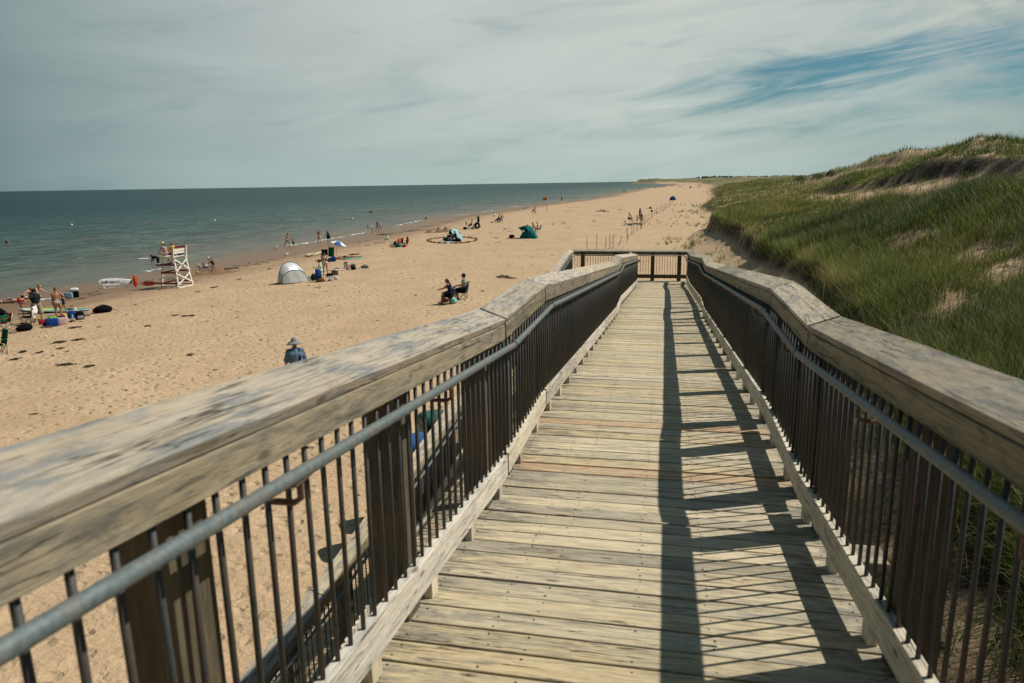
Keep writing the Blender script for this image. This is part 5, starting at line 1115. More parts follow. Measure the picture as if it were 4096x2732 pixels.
def sandal(label,p,ang,m,name='sandal',group=None):
    t=thing(name,label,'sandal',tuple(p),facing(p,ang),group); part(t,'sole',m,lambda mb:sbox(mb,(0,0,.014),.10,.27,.026,.5)); part(t,'strap',m,lambda mb:mb.tube([(-.05,.03,.02),(-.03,.04,.065),(.03,.04,.065),(.05,.03,.02)],.02,6))
for x,l in((364,'left'),(377,'right')): sandal('white slide sandal, the %s one of the pair beside the beige bag'%l,at(x,1254),10,c_white)
for x,l in((191,'left'),(204,'right')): sandal('dark brown sandal, the %s one of the pair before the blue bag'%l,at(x,1311),0,c_brown)
for x,y,l in((279,1289,'left'),(291,1286,'right')): sandal('black shoe, the %s one of the pair by the foil bag'%l,at(x,y),60,M_black,'shoe')
slump('big black bag with turquoise lining lying open right of the paddleboard',at(411,1250),.92,.55,.40,M_black,176,None,c_turq)
tote('blue beach bag with white speckled side near the waterline',at(276,1195),.48,.28,.42,spots,c_blue,-6,None,taper=1.0)
cooler('black cool box with a white towel on its lid near the waterline',at(301,1190),.46,.34,.42,M_black,M_black,0,False)
p=at(301,1190); rolled('white towel bundled on top of the black cool box',(p.x,p.y,p.z+.40),.14,.5,pattern('white_floral',[(0,(.66,.66,.62)),(.55,(.62,.64,.58)),(.62,(.35,.5,.2))],16),0)
towel('blue and white patterned towel spread on the sand near the waterline',at(187,1197),.75,1.3,mosaic,60)
for x,y,l in((72,1205,'nearer'),(79,1203,'farther')): sandal('dark blue shoe, the %s one beside the lying legs'%l,at(x,y),30,c_navy,'shoe')
p=at(14,1322); camp_chair('red folding beach chair with a green towel over it at the left edge',p,115,c_red,.80,frame=paint('alu_tube',(.45,.45,.43),.35,.1,9,.5,.8))
def greencloth(p):
    t=thing('green_towel','green towel hanging over the red beach chair at the left edge','towel',tuple(p),facing(p,20)); drape('towel_cloth',t,c_green,-.55,.34,-.02,.78,.34,.4)
greencloth(p)
slump('black bag on the sand behind the green towel at the left edge',at(6,1262),.5,.4,.4,M_black,0)
camp_chair('dark green camp chair cut off by the left edge, nearest the boardwalk',at(-6,1418),108,c_green,.98)
ball('paper_cup','small white paper cup dropped on the sand','cup',at(184,1350),.05,[c_white])
# ---------------------------------------------------------------- lone man in the foreground
p=at(1197,1600); 
person('man in grey sun hat and slate blue shirt walking away just beyond the railing',Vector((p.x*1.0,p.y*1.0,p.z)),6,dict(lean=4,lean2=12,hip=(14,-10),kn=(10,14),arm=((6,16,24,10),(8,16,24,10)),head=(16,-8)),1.78,'red',(('shirt',c_steel,.95),('shorts',c_navy,.95),('sunhat',c_grey),('strap',M_black,.10)),('short','grey'),1.25)
# ---------------------------------------------------------------- couple in camp chairs
def back(p,ang,d): r=facing(p,ang)+PI/2; return Vector((p[0]-math.cos(r)*d,p[1]-math.sin(r)*d,p[2]))
fabm=W_('navy_chair',(.020,.030,.055)); logo=paint('logo_white',(.7,.7,.7),.6)
pa=at(1793,1215); camp_chair('navy camp chair with white logo, the nearer one of the seated couple',pa,68,fabm,.95,logo=logo); 
pb=at(1848,1197); camp_chair('navy camp chair with white logo, the farther one of the seated couple',pb,74,fabm,.98,logo=logo)
person('woman with brown hair in dark dress sitting in the nearer navy chair, legs crossed',back(pa,68,.13),68,dict(lean=4,lean2=16,hip=(78,92),kn=(70,104),ab=(2,-6),arm=((46,6,26,10),(44,6,30,10)),head=(24,0)),1.66,'tan',(('tank',c_navy),('skirt',c_black)),('long','brown'),1.05,dz=.02)
person('man in navy cap and olive shirt sitting upright in the farther navy chair',back(pb,74,.13),74,dict(lean=-4,lean2=2,hip=(84,82),kn=(84,84),arm=((8,10,76,12),(8,10,76,12)),head=(4,0)),1.76,'red',(('shirt',W_('sage',(.26,.27,.21)),.7),('shorts',c_black,.9),('cap',c_navy)),('short','grey'),1.08,dz=.0)
slump('turquoise patterned bag under the nearer navy chair',at(1812,1213),.44,.36,.30,pattern('turq_print',[(0,(.06,.40,.38)),(.5,(.5,.62,.58)),(.6,(.05,.35,.36))],10),150)
slump('dark red cloth under the seated woman',at(1778,1208),.4,.3,.22,W_('wine',(.12,.015,.02)),10,None,None,'cloth_bundle','cloth')
# ---------------------------------------------------------------- silver tent and its people
def popup():
    a=at(1122,1138);b=at(1224,1123); m=(a+b)/2; d=b-a; w=d.length; rz=math.atan2(d.y,d.x)
    t=thing('pop_up_tent','silver white pop up beach tent with dark blue edging','tent',(m.x,m.y,m.z),rz)
    sm=paint('silver_fabric',(.60,.63,.63),.32,.06,5,.5,.25); sh=paint('grey_mesh_fabric',(.42,.44,.43),.45,.06,9,.4,.1); em=c_navy
    h=1.36; dep=1.25
    hip=lambda u:math.sin(PI*u)**.72
    lowh=lambda u:np.array([-math.cos(PI*u)*w*.5*.985,-.22*hip(u)-.04,.86*hip(u)+.015]); high=lambda u:np.array([-math.cos(PI*u)*w*.5,.34*hip(u)+.02,h*hip(u)+.015]); gr=lambda u:np.array([-math.cos(PI*u)*w*.5,-.40*math.sin(PI*u)**.6-.04,.01]); back=lambda u:np.array([-math.cos(PI*u)*w*.48,1.05*math.sin(PI*u)**.6+.05,.01])
    def span(A,B,bul):
        def fn(u,v): q=A(u)+(B(u)-A(u))*v; q[2]+=bul*math.sin(PI*v)*hip(u)+.010*math.sin(u*31+v*5)*math.sin(PI*v); q[1]-=.02*math.sin(u*23)*math.sin(PI*v); return q
        return fn
    for nm,m,fn in(('canopy',sm,span(lowh,high,.05)),('front_flap',sh,span(gr,lowh,.0)),('back_panel',sm,span(high,back,.10))):
        mb=MB(); mb.sheet(fn,26,12); mb.build(nm,m,t,True).modifiers.new('th','SOLIDIFY').thickness=.008
    for nm,A in(('hoop',high),('hoop',lowh),('hem',gr)): part(t,nm,em,lambda mb:mb.tube([A(u)+np.array([0,-.008,.006]) for u in np.linspace(0,1,34)],.017,6))
    part(t,'patch',c_teal,lambda mb:[mb.ellipsoid((x,-.16-.02,z),.03,.008,.02,8,4) for x,z in((-.42,1.02),(-.39,1.0),(.33,.93),(.40,.92))])
popup()
p=at(1303,1101); person('woman in white bikini and black cap facing the camera, holding a silver bottle',p,176,dict(hip=(4,-3),lean=-2,arm=((28,14,88,46),(34,12,76,40)),head=(26,18)),1.72,'mid',(('bra',c_white),('briefs',c_white),('cap',c_black)),('tail','brown'))
w=wpt(bpy.context.scene.objects[-1],(0,0,0)) if False else None
pp=Vector((p.x,p.y,p.z)); cdir=Vector((-p.x,-p.y,0)).normalized(); bt=thing('steel_bottle','silver drinking bottle held by the woman in white bikini','bottle',tuple(pp+cdir*.33+Vector((0,0,1.06))),facing(p,0)); part(bt,'bottle_body',paint('steel',(.5,.52,.53),.25,.05,6,.5,.6),lambda mb:mb.tube([(-.10,0,.14),(.04,0,-.08)],.036,10)); part(bt,'cap',c_black,lambda mb:mb.tube([(-.10,0,.14),(-.125,0,.18)],.022,8))
p=at(1286,1106); person('woman in leafy green and white shirt sitting on the sand facing left',p,84,dict(FLOOR,lean=2,lean2=10,arm=((30,10,60,12),(30,10,60,12)),head=(8,0)),1.62,'tan',(('longshirt',leafy),('briefs',c_black)),('bun','black'),1.05)
pack('tall blue child carrier backpack with grey frame standing by the silver tent',at(1276,1126),.42,.34,.82,c_blue,c_navy,20,paint('alu_tube',(.45,.45,.43),.35,.1,9,.5,.8)); slump('black and grey folded carrier harness beside the blue carrier',at(1256,1122),.40,.35,.50,c_navy,0)
slump('small red and white bag left of the blue carrier',at(1249,1118),.24,.2,.18,pattern('redwhite',[(0,(.4,.03,.05)),(.55,(.65,.5,.48))],14),0)
slump('brown leather bag lying in front of the blue carrier',at(1287,1127),.56,.34,.24,c_brown,0)
towel('cream towel heaped beside the seated woman in leafy shirt',at(1296,1112),.45,.45,c_cream,10,wav=.08)
towel('grey blanket spread between the silver tent and the blue carrier',at(1237,1114),.8,.9,c_grey,0)
def tray(p):
    mb=MB(); sbox(mb,(0,0,.05),.62,.40,.10,.25); tag(mb.build('plastic_tray',paint('white_tray',(.55,.55,.5),.5),None,True,loc=p,rz=facing(p,-6)),'low white plastic tray under a black bag','tray')
p=at(1320,1109); tray(p); slump('black rounded bag sitting on the white tray',(p.x,p.y,p.z+.10),.50,.34,.20,M_black,0)
tote('striped straw basket bag with a towel inside',at(1340,1104),.44,.26,.44,pattern('straw_stripe',[(0,(.26,.15,.05)),(.45,(.34,.22,.08)),(.6,(.08,.06,.04))],8.,1),c_brown,-10,c_white,name='basket_bag')
tote('white plastic carrier bag with red print',at(1344,1119),.36,.26,.26,pattern('white_carrier',[(0,(.66,.64,.6)),(.62,(.62,.6,.56)),(.66,(.4,.05,.06))],9),c_white,0,None,taper=.7)
slump('pair of black and white folded trainers in a bundle beside the carrier bag',at(1322,1124),.44,.24,.16,pattern('bw_cloth',[(0,(.02,.02,.025)),(.5,(.6,.6,.6))],9),0,None,None,'shoe_bundle','shoes')
# ---------------------------------------------------------------- blue and white umbrella group
p=at(1346,1036); umbrella('blue and white panelled beach umbrella tilted on a white pole',p,0,.92,1.62,.30,.35,[paint('umb_white',(.70,.70,.68),.6,.05,8),paint('umb_blue',(.015,.10,.34),.6,.08,8)],.36)
def log():
    a=at(1224,1029);b=at(1292,1016); t=thing('driftwood_log','pale driftwood log with a thin dark branch lying before the wet sand','log',tuple(a)); d=b-a
    part(t,'trunk',paint('driftwood',(.46,.38,.27),.9,.2,5),lambda mb:mb.tube([d*s+Vector((0,0,.14+.02*math.sin(s*9))) for s in np.linspace(0,1,9)],.15,10,rad=[.10,.17,.165,.17,.16,.15,.14,.12,.06]))
    part(t,'branch',M_post,lambda mb:mb.tube([(.4,-.1,.02),d*.25+Vector((.2,-.5,.12)),d*.5+Vector((.1,-.5,.2)),d*.75+Vector((0,-.4,.3))],.03,6,rad=[.015,.035,.03,.012]))
log()
camp_chair('black camp chair with square back, left of the dark green chair under the umbrella',at(1298,1044),170,c_black,1.0); camp_chair('dark green high backed camp chair under the blue and white umbrella',at(1320,1046),150,c_green,1.22)
cooler('teal cool box with white folding legs in front of the dark green chair',at(1316,1047),.52,.36,.42,W_('box_teal',(.03,.10,.11)),c_white,0,False); tote('royal blue bag beside the teal cool box',at(1335,1046),.38,.30,.42,c_blue,c_navy,0)
p=at(1357,1037); person('person in pink cap lying on the sand in the shade of the umbrella',p,-96,dict(lie='supine',foot=(-35,-35),hip=(30,6),kn=(50,8),arm=((10,20,10,0),(10,20,10,0))),1.6,'light',(('swimsuit',c_coral),('cap',c_pink)),('short','brown'))
p=at(1407,1036); towel('turquoise and coral towel under the sunbather right of the umbrella',p,.8,1.9,pattern('turq_coral',[(0,(.08,.38,.40)),(.5,(.10,.45,.45)),(.62,(.5,.6,.58))],12),-96)
person('sunbather lying face down on the turquoise towel, feet to the right',p,96,dict(lie='prone',foot=(-75,-75),hip=(0,4),ab=(7,7),arm=((150,20,30,0),(150,20,30,0))),1.62,'tan',(('tank',W_('dusty',(.35,.22,.24))),('briefs',c_grey)),('long','brown'),dz=.03)
p=at(1399,1076); towel('wide blanket with pink, yellow, white and violet stripes',p,3.1,1.1,blanketm,4,'picnic_blanket','blanket')
tote('white canvas tote bag with navy base on the striped blanket',at(1386,1071),.40,.24,.40,pattern('canvas',[(0,(.6,.57,.5)),(.6,(.55,.52,.45))],5),c_navy,-4,c_navy); slump('bright pink cloth on the striped blanket behind the olive backpack',at(1399,1069),.36,.28,.18,W_('hot_pink',(.55,.06,.14)),0,None,None,'cloth_bundle','cloth'); pack('olive backpack with black trim standing on the striped blanket',at(1414,1079),.44,.30,.46,c_olive,M_black,-8)
slump('black flat pouch at the left end of the striped blanket',at(1347,1077),.44,.24,.10,M_black,0); slump('sage green rolled bag at the right end of the striped blanket',at(1459,1073),.62,.32,.28,W_('sage_bag',(.12,.15,.12)),0); slump('dark green bundle beside the olive backpack',at(1391,1078),.34,.24,.14,c_olive,0)
# ---------------------------------------------------------------- children with the sand castle
p=at(828,1083); person('boy in blue swim shorts with white band kneeling and digging',p,22,dict(lean=66,lean2=88,hip=(62,66),kn=(140,140),ab=(8,8),arm=((20,10,10,0),(24,10,10,0)),head=(20,0)),1.45,'light',(('shorts',stripeb,.8),),('short','black')); p=at(806,1079); person('small child in blue and white striped suit crouching beside the digging boy',p,80,dict(lean=40,lean2=60,hip=(110,110),kn=(140,140),arm=((40,8,30,0),(40,8,30,0)),head=(10,0)),1.0,'mid',(('swimsuit',stripeb),('cap',stripeb)),('short','black'))
p=at(856,1080); person('woman in black swimsuit and white cap kneeling behind the sand castle',p,74,dict(lean=22,lean2=34,hip=(76,80),kn=(142,142),ab=(10,10),arm=((26,8,20,0),(30,8,20,0)),head=(22,0)),1.62,'light',(('swimsuit',c_black),('cap',c_white)),('tail','black'))
def castle(label,px,py,peaks,seed,mat):
    p=at(px,py); mb=MB(); rg=random.Random(seed); c,s=math.cos(facing(p,0)),math.sin(facing(p,0))
    def hh(x,y):
        v=0
        for cx,cy,r,h in peaks: v=max(v,h*math.exp(-(((x-cx)/r)**2+((y-cy)/(r*1.3))**2)**.75))
        return v
    ex=max(abs(q[0])+q[2]*2 for q in peaks); ey=max(abs(q[1])+q[2]*2.4 for q in peaks)
    def fn(u,v):
        x=(u-.5)*2*ex;y=(v-.5)*2*ey; X=p.x+c*x-s*y;Y=p.y+s*x+c*y; k=hh(x,y); return (x,y,hz(X,Y)-p.z-.03+k+min(k,.25)*.9*(rg.random()-.5))
    mb.sheet(fn,46,34); tag(mb.build('sand_castle',mat,None,True,loc=p,rz=facing(p,0)),label,'sand castle')
M_wet=paint('damp_sand',(.19,.12,.065),.95,.35,9)
castle('tall crumbling sand castle mound with a long ridge beside the kneeling woman',868,1092,[(-.1,0,.30,.74),(.35,.1,.2,.55),(.0,-.2,.7,.36),(-.9,-.3,.6,.22),(-2.2,-.5,.7,.10),(.8,-.1,.5,.25)],3,M_wet); castle('low sand castle with two peaks beyond the stone ring',1758,927,[(-.1,0,.3,.75),(.9,0,.3,.8),(-1.4,-.2,.45,.4),(.4,-.2,.9,.28)],5,M_wet)
for x,y,c,l in((893,1087,c_red,'red'),(790,1095,c_gold,'yellow')):
    mb=MB(); mb.tube([(0,0,0),(0,0,.2)],.1,12,rad=[.09,.12]); mb.tube([(-.115,0,.2),(0,0,.30),(.115,0,.2)],.008,5); tag(mb.build('toy_bucket',c,None,True,loc=at(x,y)),'small %s toy bucket by the sand castle'%l,'bucket')
mb=MB(); rg=random.Random(2); p=at(1785,927)
for k in range(34): a=rg.uniform(0,3.1); x=rg.uniform(-1.3,1.5); mb.tube([(x,rg.uniform(-.4,.3),.02),(x+rg.uniform(-.5,.5),rg.uniform(-.2,.2),rg.uniform(.15,.7))],.02,4)
tag(mb.build('twig_pile',paint('bleached_twig',(.5,.43,.32),.9),None,loc=p,rz=facing(p,0)),'heap of bleached twigs leaning together behind the teal umbrella','driftwood')
# ---------------------------------------------------------------- people at the water's edge
p=at(1150,987); person('woman in yellow bikini wading and holding a small child by the hand',p,-118,dict(WALK,lean=8,lean2=20,head=(22,0),arm=((40,6,14,0),(36,6,16,10))),1.68,'tan',(('bra',c_gold),('briefs',c_gold)),('long','light')); p=at(1174,986); person('toddler in green swim trunks at the water edge',p,150,dict(hip=(6,-4),arm=((10,8,30,20),(10,50,20,0))),1.02,'light',(('shorts',c_green,1.0),),('short','light'))
p=at(1278,975); person('young woman in black bikini top and white briefs walking on the wet sand',p,172,dict(WALK,hip=(10,-8),head=(14,0)),1.72,'light',(('bra',c_black),('briefs',c_white)),('long','black')); p=at(1315,972); person('woman in green patterned swim top and black skirt walking along the shore',p,170,dict(WALK,hip=(10,-6),arm=((8,20,14,0),(4,22,14,0)),head=(18,0)),1.60,'light',(('tank',greenfl),('skirt',c_black)),('long','brown'),1.2)
p=at(1489,931); person('woman in white and blue swimsuit bending down to the shallow water',p,84,dict(BEND),1.66,'light',(('swimsuit',pattern('white_blue_suit',[(0,(.55,.58,.6)),(.55,(.25,.42,.55))],5)),),('hang','black')); p=at(1510,925); person('slim woman in dark swimsuit walking, left one of two by the water',p,-150,dict(WALK,head=(6,0)),1.66,'tan',(('swimsuit',c_navy),),('tail','brown')); p=at(1522,922); person('girl in patterned swimsuit walking, right one of two by the water',p,-140,dict(WALK,head=(16,0)),1.52,'tan',(('swimsuit',floral),),('short','black'))
p=at(634,1058); person('bather in black shirt bending over in the shallow water behind the tower',p,62,dict(BEND,lean=60,lean2=84),1.7,'light',(('longshirt',c_black),('shorts',c_black,.8)),('short','black'),dz=-.34,z=.0)
def board_float(p):
    mb=MB(); mb.sheet(lambda u,v:((v-.5)*1.1,.25*(1-abs(2*v-1)**3)*math.cos(2*PI*u),.04+.035*math.sin(2*PI*u)),12,12,closed_u=True); tag(mb.build('body_board',c_white,None,True,loc=p,rz=facing(p,0)),'small white float board drifting on the water left of the tower','body board')
board_float(at(572,1036))
for x,y,s,l in((1482,850,'mid','left'),(1492,850,'light','right')): p=at(x,y); person('swimmer standing waist deep, the %s one of two in the sea'%l,p,170 if l=='left' else 120,dict(arm=((10,12,30,0),(10,12,30,0))),1.72,s,(('swimsuit',c_navy),) if l=='left' else (('shorts',c_navy),),('short','black'),z=0,dz=-1.0)
p=at(28,972); person('lone swimmer with only head and shoulders above the sea at the far left',p,150,{},1.7,'mid',(('tank',c_black),),('short','black'),z=0,dz=-1.18)
for x,y,m,l in((287,902,c_white,'white float farthest left on the sea'),(599,891,c_coral,'red float second from the left on the sea'),(859,885,c_white,'white float in the middle of the row on the sea'),(1129,880,c_coral,'red float right of the middle white one on the sea'),(1409,877,c_white,'white float nearest the two standing swimmers')): ball('buoy',l,'buoy',at(x,y),.20,[m],1.,.06)
ball('buoy','red float washed up at the water edge','buoy',at(1704,876),.24,[c_coral])
# ---------------------------------------------------------------- red towels on chairs
p=at(1585,988); a=camp_chair('camp chair hidden under a coral towel, left one of two',p,70,c_navy,.92); t=thing('coral_towel','coral red towel hanging over the left camp chair of the pair','towel',tuple(a.location),a.rotation_euler.z); drape('towel_cloth',t,c_coral,-.42,.42,-.40,.99,.50,.52)
p=at(1617,986); a=camp_chair('camp chair hidden under a coral towel, right one of two',p,100,c_black,1.02); t=thing('coral_towel','coral red towel hanging over the right camp chair of the pair','towel',tuple(a.location),a.rotation_euler.z); drape('towel_cloth',t,c_coral,-.36,.40,-.40,1.08,.55,.80)
camp_chair('low purple folding chair left of the coral towels',at(1570,986),60,W_('plum',(.03,.015,.05)),.75,low=True); camp_chair('dark camp chair between the two coral towels',at(1600,986),160,c_black,.85)
tote('teal rounded bag in front of the dark camp chair',at(1590,989),.5,.34,.34,W_('bag_teal',(.01,.12,.14)),c_navy,0); tote('turquoise bucket bag beside the teal rounded bag',at(1599,988),.34,.3,.32,c_turq,c_teal,0); slump('dark red bag under the right coral towel',at(1618,989),.36,.3,.34,c_red,0)
ball('beach_ball','bright green ball on the sand left of the white ball','ball',at(1541,961),.13,[c_lime]); ball('beach_ball','black and white ball beside the green ball','ball',at(1551,959),.2,[c_white,c_black])
# ---------------------------------------------------------------- the ring of sand heaps
def ring():
    A=at(1715,963);B=at(1910,961);Fp=at(1800,973);Bk=at(1812,949); c=(A+B)/2; u=(B-A)/2; v=(Bk-Fp)/2*1.0
    c=c*.5+(Fp+Bk)*.25
    mb=MB(); sd=random.Random(5)
    mb.sheet(lambda s,q:(lambda r,z:(r*math.cos(2*PI*s)*(1+.08*math.sin(5*s*PI)),r*math.sin(2*PI*s)*(1+.1*math.sin(7*s*PI)),z))(*[(.17,-.03),(.155,.06),(.13,.13),(.08,.16),(.002,.165)][min(4,round(q*4))]),14,4,closed_u=True)
    me=mb.mesh('sand_mound',[M_wet],True); n=54
    for k in range(n):
        a=2*PI*k/n+.02*math.sin(k*3); x=c.x+u.x*math.cos(a)+v.x*math.sin(a);y=c.y+u.y*math.cos(a)+v.y*math.sin(a)
        if k%9==4: continue
        o=link('sand_mound',me,None,None,(x,y,hz(x,y)),k*1.7); o.scale=(1,1,.75+.5*((k*7)%5)/5); tag(o,'small moulded sand mound in the ring around the teal umbrella','sand mound','sand mounds in the ring')
    return c
rc=ring()
ts_=pattern('teal_stripe',[(0,(.34,.55,.55)),(.60,(.05,.18,.22)),(.72,(.48,.60,.58)),(.9,(.25,.47,.5))],4.5,3)
p=at(1822,962); umbrella('pale teal striped beach umbrella lying tilted with one dark blue panel',p,0,.98,1.0,1.0,-.55,[ts_,ts_,ts_,ts_,W_('umb_navy',(.02,.05,.20)),ts_,ts_,ts_],.36)
p=at(1806,962); camp_chair('dark red low chair behind the man in black',at(1800,958),80,c_red,.95); person('man in black clothes sitting in a low chair beside the teal umbrella',p,150,dict(CHAIR,lean=6,lean2=18,hip=(96,98),kn=(110,108),ab=(18,18)),1.74,'mid',(('shirt',c_navy,.7),('shorts',c_black,1.0)),('short','black'),dz=.02)
p=at(1825,964); person('person in dark clothes sitting on the sand under the teal umbrella',p,100,dict(FLOOR),1.6,'light',(('longshirt',c_black),('trousers',c_black)),('short','brown')); p=at(1817,966); hat('white sun hat lying on the navy bag inside the ring',(p.x,p.y,p.z+.26),c_white,.24,'sun_hat'); slump('navy bag under the white sun hat inside the ring',p,.6,.4,.36,c_navy,0); slump('dark green bag at the left inside the ring',at(1785,963),.7,.4,.40,c_green,0); slump('charcoal rucksack at the foot of the teal umbrella',at(1832,967),.7,.4,.40,M_black,0); towel('blue and white mosaic towel inside the ring of sand mounds',at(1795,968),2.6,1.3,mosaic,0); slump('light blue bundle leaning against the dark green bag',at(1798,963),.4,.3,.34,c_sky,0)
# ---------------------------------------------------------------- farther groups
cooler('navy cool box with white lid beside the seated man in the blue chair',at(1860,918),.50,.42,.46,c_navy,c_white,0,False); mb=MB(); mb.tube([(0,0,0),(0,0,1.0)],.03,8); mb.board((0,0,.55),(0,0,1.0),(.09,0,0),(0,.012,0)); p=at(1865,915); tag(mb.build('paddle',c_brown,None,loc=p,rz=facing(p,0)),'wooden paddle standing upright behind the navy cool box','paddle')
p=at(1886,917); camp_chair('low blue beach chair holding the man beside the cool box',p,80,c_blue,.95,low=True); person('man sitting back in the low blue beach chair beside the cool box',p,80,dict(CHAIR,hip=(72,80),kn=(60,70)),1.75,'mid',(('shorts',c_navy,.9),),('short','brown'),dz=.06); camp_chair('blue and white low chair between the seated man and the inner tube',at(1899,914),80,stripeb,.95,low=True); slump('green and white bag beside the low blue chair',at(1891,917),.4,.3,.3,W_('moss',(.10,.22,.08)),0)
p=at(1914,903); person('woman in black crop top and black skirt standing behind the inner tube',p,168,dict(hip=(3,-3),arm=((0,6,8,0),(-8,38,24,0)),head=(4,0)),1.72,'light',(('tank',c_black),('skirt',c_black)),('bun','light')); p=at(1909,915); mb=MB(); mb.tube([(.36*math.cos(a),0,.46+.36*math.sin(a)) for a in np.arange(0,6.6,.26)],.15,12); tag(mb.build('inner_tube',M_black,None,True,loc=p,rz=facing(p,38)),'big black inner tube standing on its edge','inner tube'); slump('white and black bag right of the inner tube',at(1922,908),.5,.3,.26,c_white,0,None,c_black)
p=at(2004,889); camp_chair('blue beach chair with wooden legs, the farther of the reclining pair',p,80,c_blue,1.05,frame=c_brown); person('person in pink cap reclining with legs up in the blue beach chair',p,80,dict(CHAIR,lean=-26,lean2=-16,hip=(96,70),kn=(70,28)),1.7,'tan',(('tank',c_blue),('shorts',c_white),('cap',c_pink)),('short','brown'),dz=.10); p=at(1994,890); camp_chair('low dark blue chair, the nearer of the reclining pair',p,80,c_navy,.8,low=True); person('dark haired person reclining in the low dark blue chair, legs stretched left',p,80,dict(CHAIR,lean=-22,hip=(70,66),kn=(20,24)),1.7,'dark',(('shorts',c_navy,.9),),('short','black'),dz=.06); slump('pair of dark shoes left by the reclining couple',at(1968,891),.5,.3,.14,M_black,0,None,None,'shoe_bundle','shoes'); ball('beach_ball','white ball on the sand above the reclining couple','ball',at(1979,866),.26,[c_white])
def teal_tent():
    a=at(2080,953);b=at(2150,952); m=(a+b)/2; w=(b-a).length; t=thing('beach_tent','teal half dome beach tent with a window in its side','tent',(m.x,m.y,m.z),facing(m,-14)); tm=W_('tent_teal',(.012,.15,.17),.12)
    def fn(u,v):      # open towards the left, rising to a beak
        a_=PI*u; x=-math.cos(a_)*w*.5; q=math.sin(a_)**.75; back=1.4*v; return (x*(1-.15*v)-.30*(1-v)*q, back*q*.6-.35+.5*v, 1.42*q*(1-.78*v**2.2)+.01)
    vs=[(-.95,-.6,.0),(-.55,-.62,.80),(-1.10,-.62,1.22),(-.30,-.45,1.45),(.15,-.1,1.42),(.60,-.35,.95),(1.05,-.6,.02),(.28,-.72,.02),(.12,-.66,.95),(-.55,.9,.0),(.95,.75,.0),(.25,.75,1.05),(-.8,.75,1.15)]
    part(t,'panel',tm,lambda mb:mb.add(vs,[(0,7,8,1)][:0]+[(2,3,12),(3,4,11,12),(4,5,10,11),(5,6,10),(3,8,4),(8,5,4),(8,7,6,5),(12,11,10,9)]),False).modifiers.new('th','SOLIDIFY').thickness=.012
    part(t,'side_wall',W_('tent_teal_dark',(.010,.11,.13),.1),lambda mb:mb.add([(-.95,-.6,0),(-.55,-.63,.72),(-.48,-.64,.80),(-.02,-.66,.62),(.02,-.69,.02),(.28,-.72,.02),(.12,-.66,.95),(.0,-.62,.93),(-.06,-.6,1.05),(-.36,-.56,1.02),(-.55,-.62,.80),(-.30,-.45,1.45),(-1.10,-.62,1.22)],[(0,4,3,2,1),(4,5,6,7,3),(10,9,11,12),(9,8,6,11)]),False).modifiers.new('th','SOLIDIFY').thickness=.01
    part(t,'pole',paint('tent_pole',(.10,.28,.28),.4),lambda mb:[mb.tube(q,.014,6) for q in([vs[0],vs[1],vs[3]],[vs[7],vs[8],vs[3]],[vs[6],vs[5],vs[4],vs[3]],[vs[3],vs[12],vs[9]],[vs[4],vs[11],vs[10]])])
    part(t,'hub',M_black,lambda mb:mb.ellipsoid((-.08,-.3,1.50),.07,.07,.06,8,5))
teal_tent()
slump('black bag on the dark mat left of the teal tent',at(2046,952),.62,.4,.42,M_black,0); bottle('bright green flask beside the black bag by the teal tent',at(2058,953),.34,c_lime); towel('dark mat stretching from the black bag to the teal tent',at(2058,954),1.7,.5,c_navy,0)
p=at(2153,930); camp_chair('green and white folding chair right of the teal tent',p,70,c_green,.95,frame=c_white); person('bare shouldered person sitting in the green and white chair by the teal tent',p,76,dict(CHAIR,lean=4,lean2=16),1.65,'light',(('shorts',floral,.9),),('short','black'),dz=.03); p=at(2137,928); person('tanned person sitting on a low seat beside the green and white chair',p,110,dict(CHAIR,lean=10,lean2=24,hip=(92,92),kn=(100,100)),1.65,'tan',(('briefs',floral),),('bun','black'),dz=.02)
def flag():
    p=at(2188,854); h=67/pxm(p); t=thing('beach_flag','yellow and red flag on a thin white pole near the water','flag',tuple(p),facing(p,0)); part(t,'pole',pattern('flag_pole_paint',[(0,(.55,.5,.45)),(.5,(.40,.12,.06))],.9,3),lambda mb:mb.tube([(0,0,-.2),(-.05,0,h)],.045,8)); mb=MB(); mb.sheet(lambda u,v:(-.05-u*.78,.10*math.sin(u*6),h-.06-v*.66-u*.16),10,6); mb.mi=[1 if (i//10)%3==1 else 0 for i in range(60)]; mb.build('flag_cloth',[W_('flag_orange',(.50,.22,.02)),W_('flag_red',(.22,.05,.02))],t,True).modifiers.new('th','SOLIDIFY').thickness=.01
flag()
p=at(2138,852); camp_chair('low navy chair left of the yellow and red flag',p,82,c_navy,.85,low=True); person('person in dark clothes and hat reclining left of the yellow and red flag',p,82,dict(CHAIR,lean=-18,hip=(76,90),kn=(50,80)),1.72,'mid',(('shirt',c_navy),('shorts',c_steel,1.),('cap',c_black)),None,dz=.08)
p=at(2247,805); person('lone man standing at the water edge beyond the yellow and red flag',p,160,{},1.75,'tan',(('shorts',c_navy),),('short','brown')); p=at(2400,846); person('sunbather lying on the sand with one knee raised, left one of two',p,-92,dict(lie='supine',foot=(-35,-35),hip=(60,4),kn=(80,4)),1.68,'tan',(('briefs',c_black),),('short','brown')); p=at(2420,847); person('sunbather lying on the sand, right one of two',p,88,dict(lie='supine',foot=(-35,-35),hip=(4,40),kn=(6,70)),1.7,'tan',(('shorts',c_navy,.8),),('short','black'))
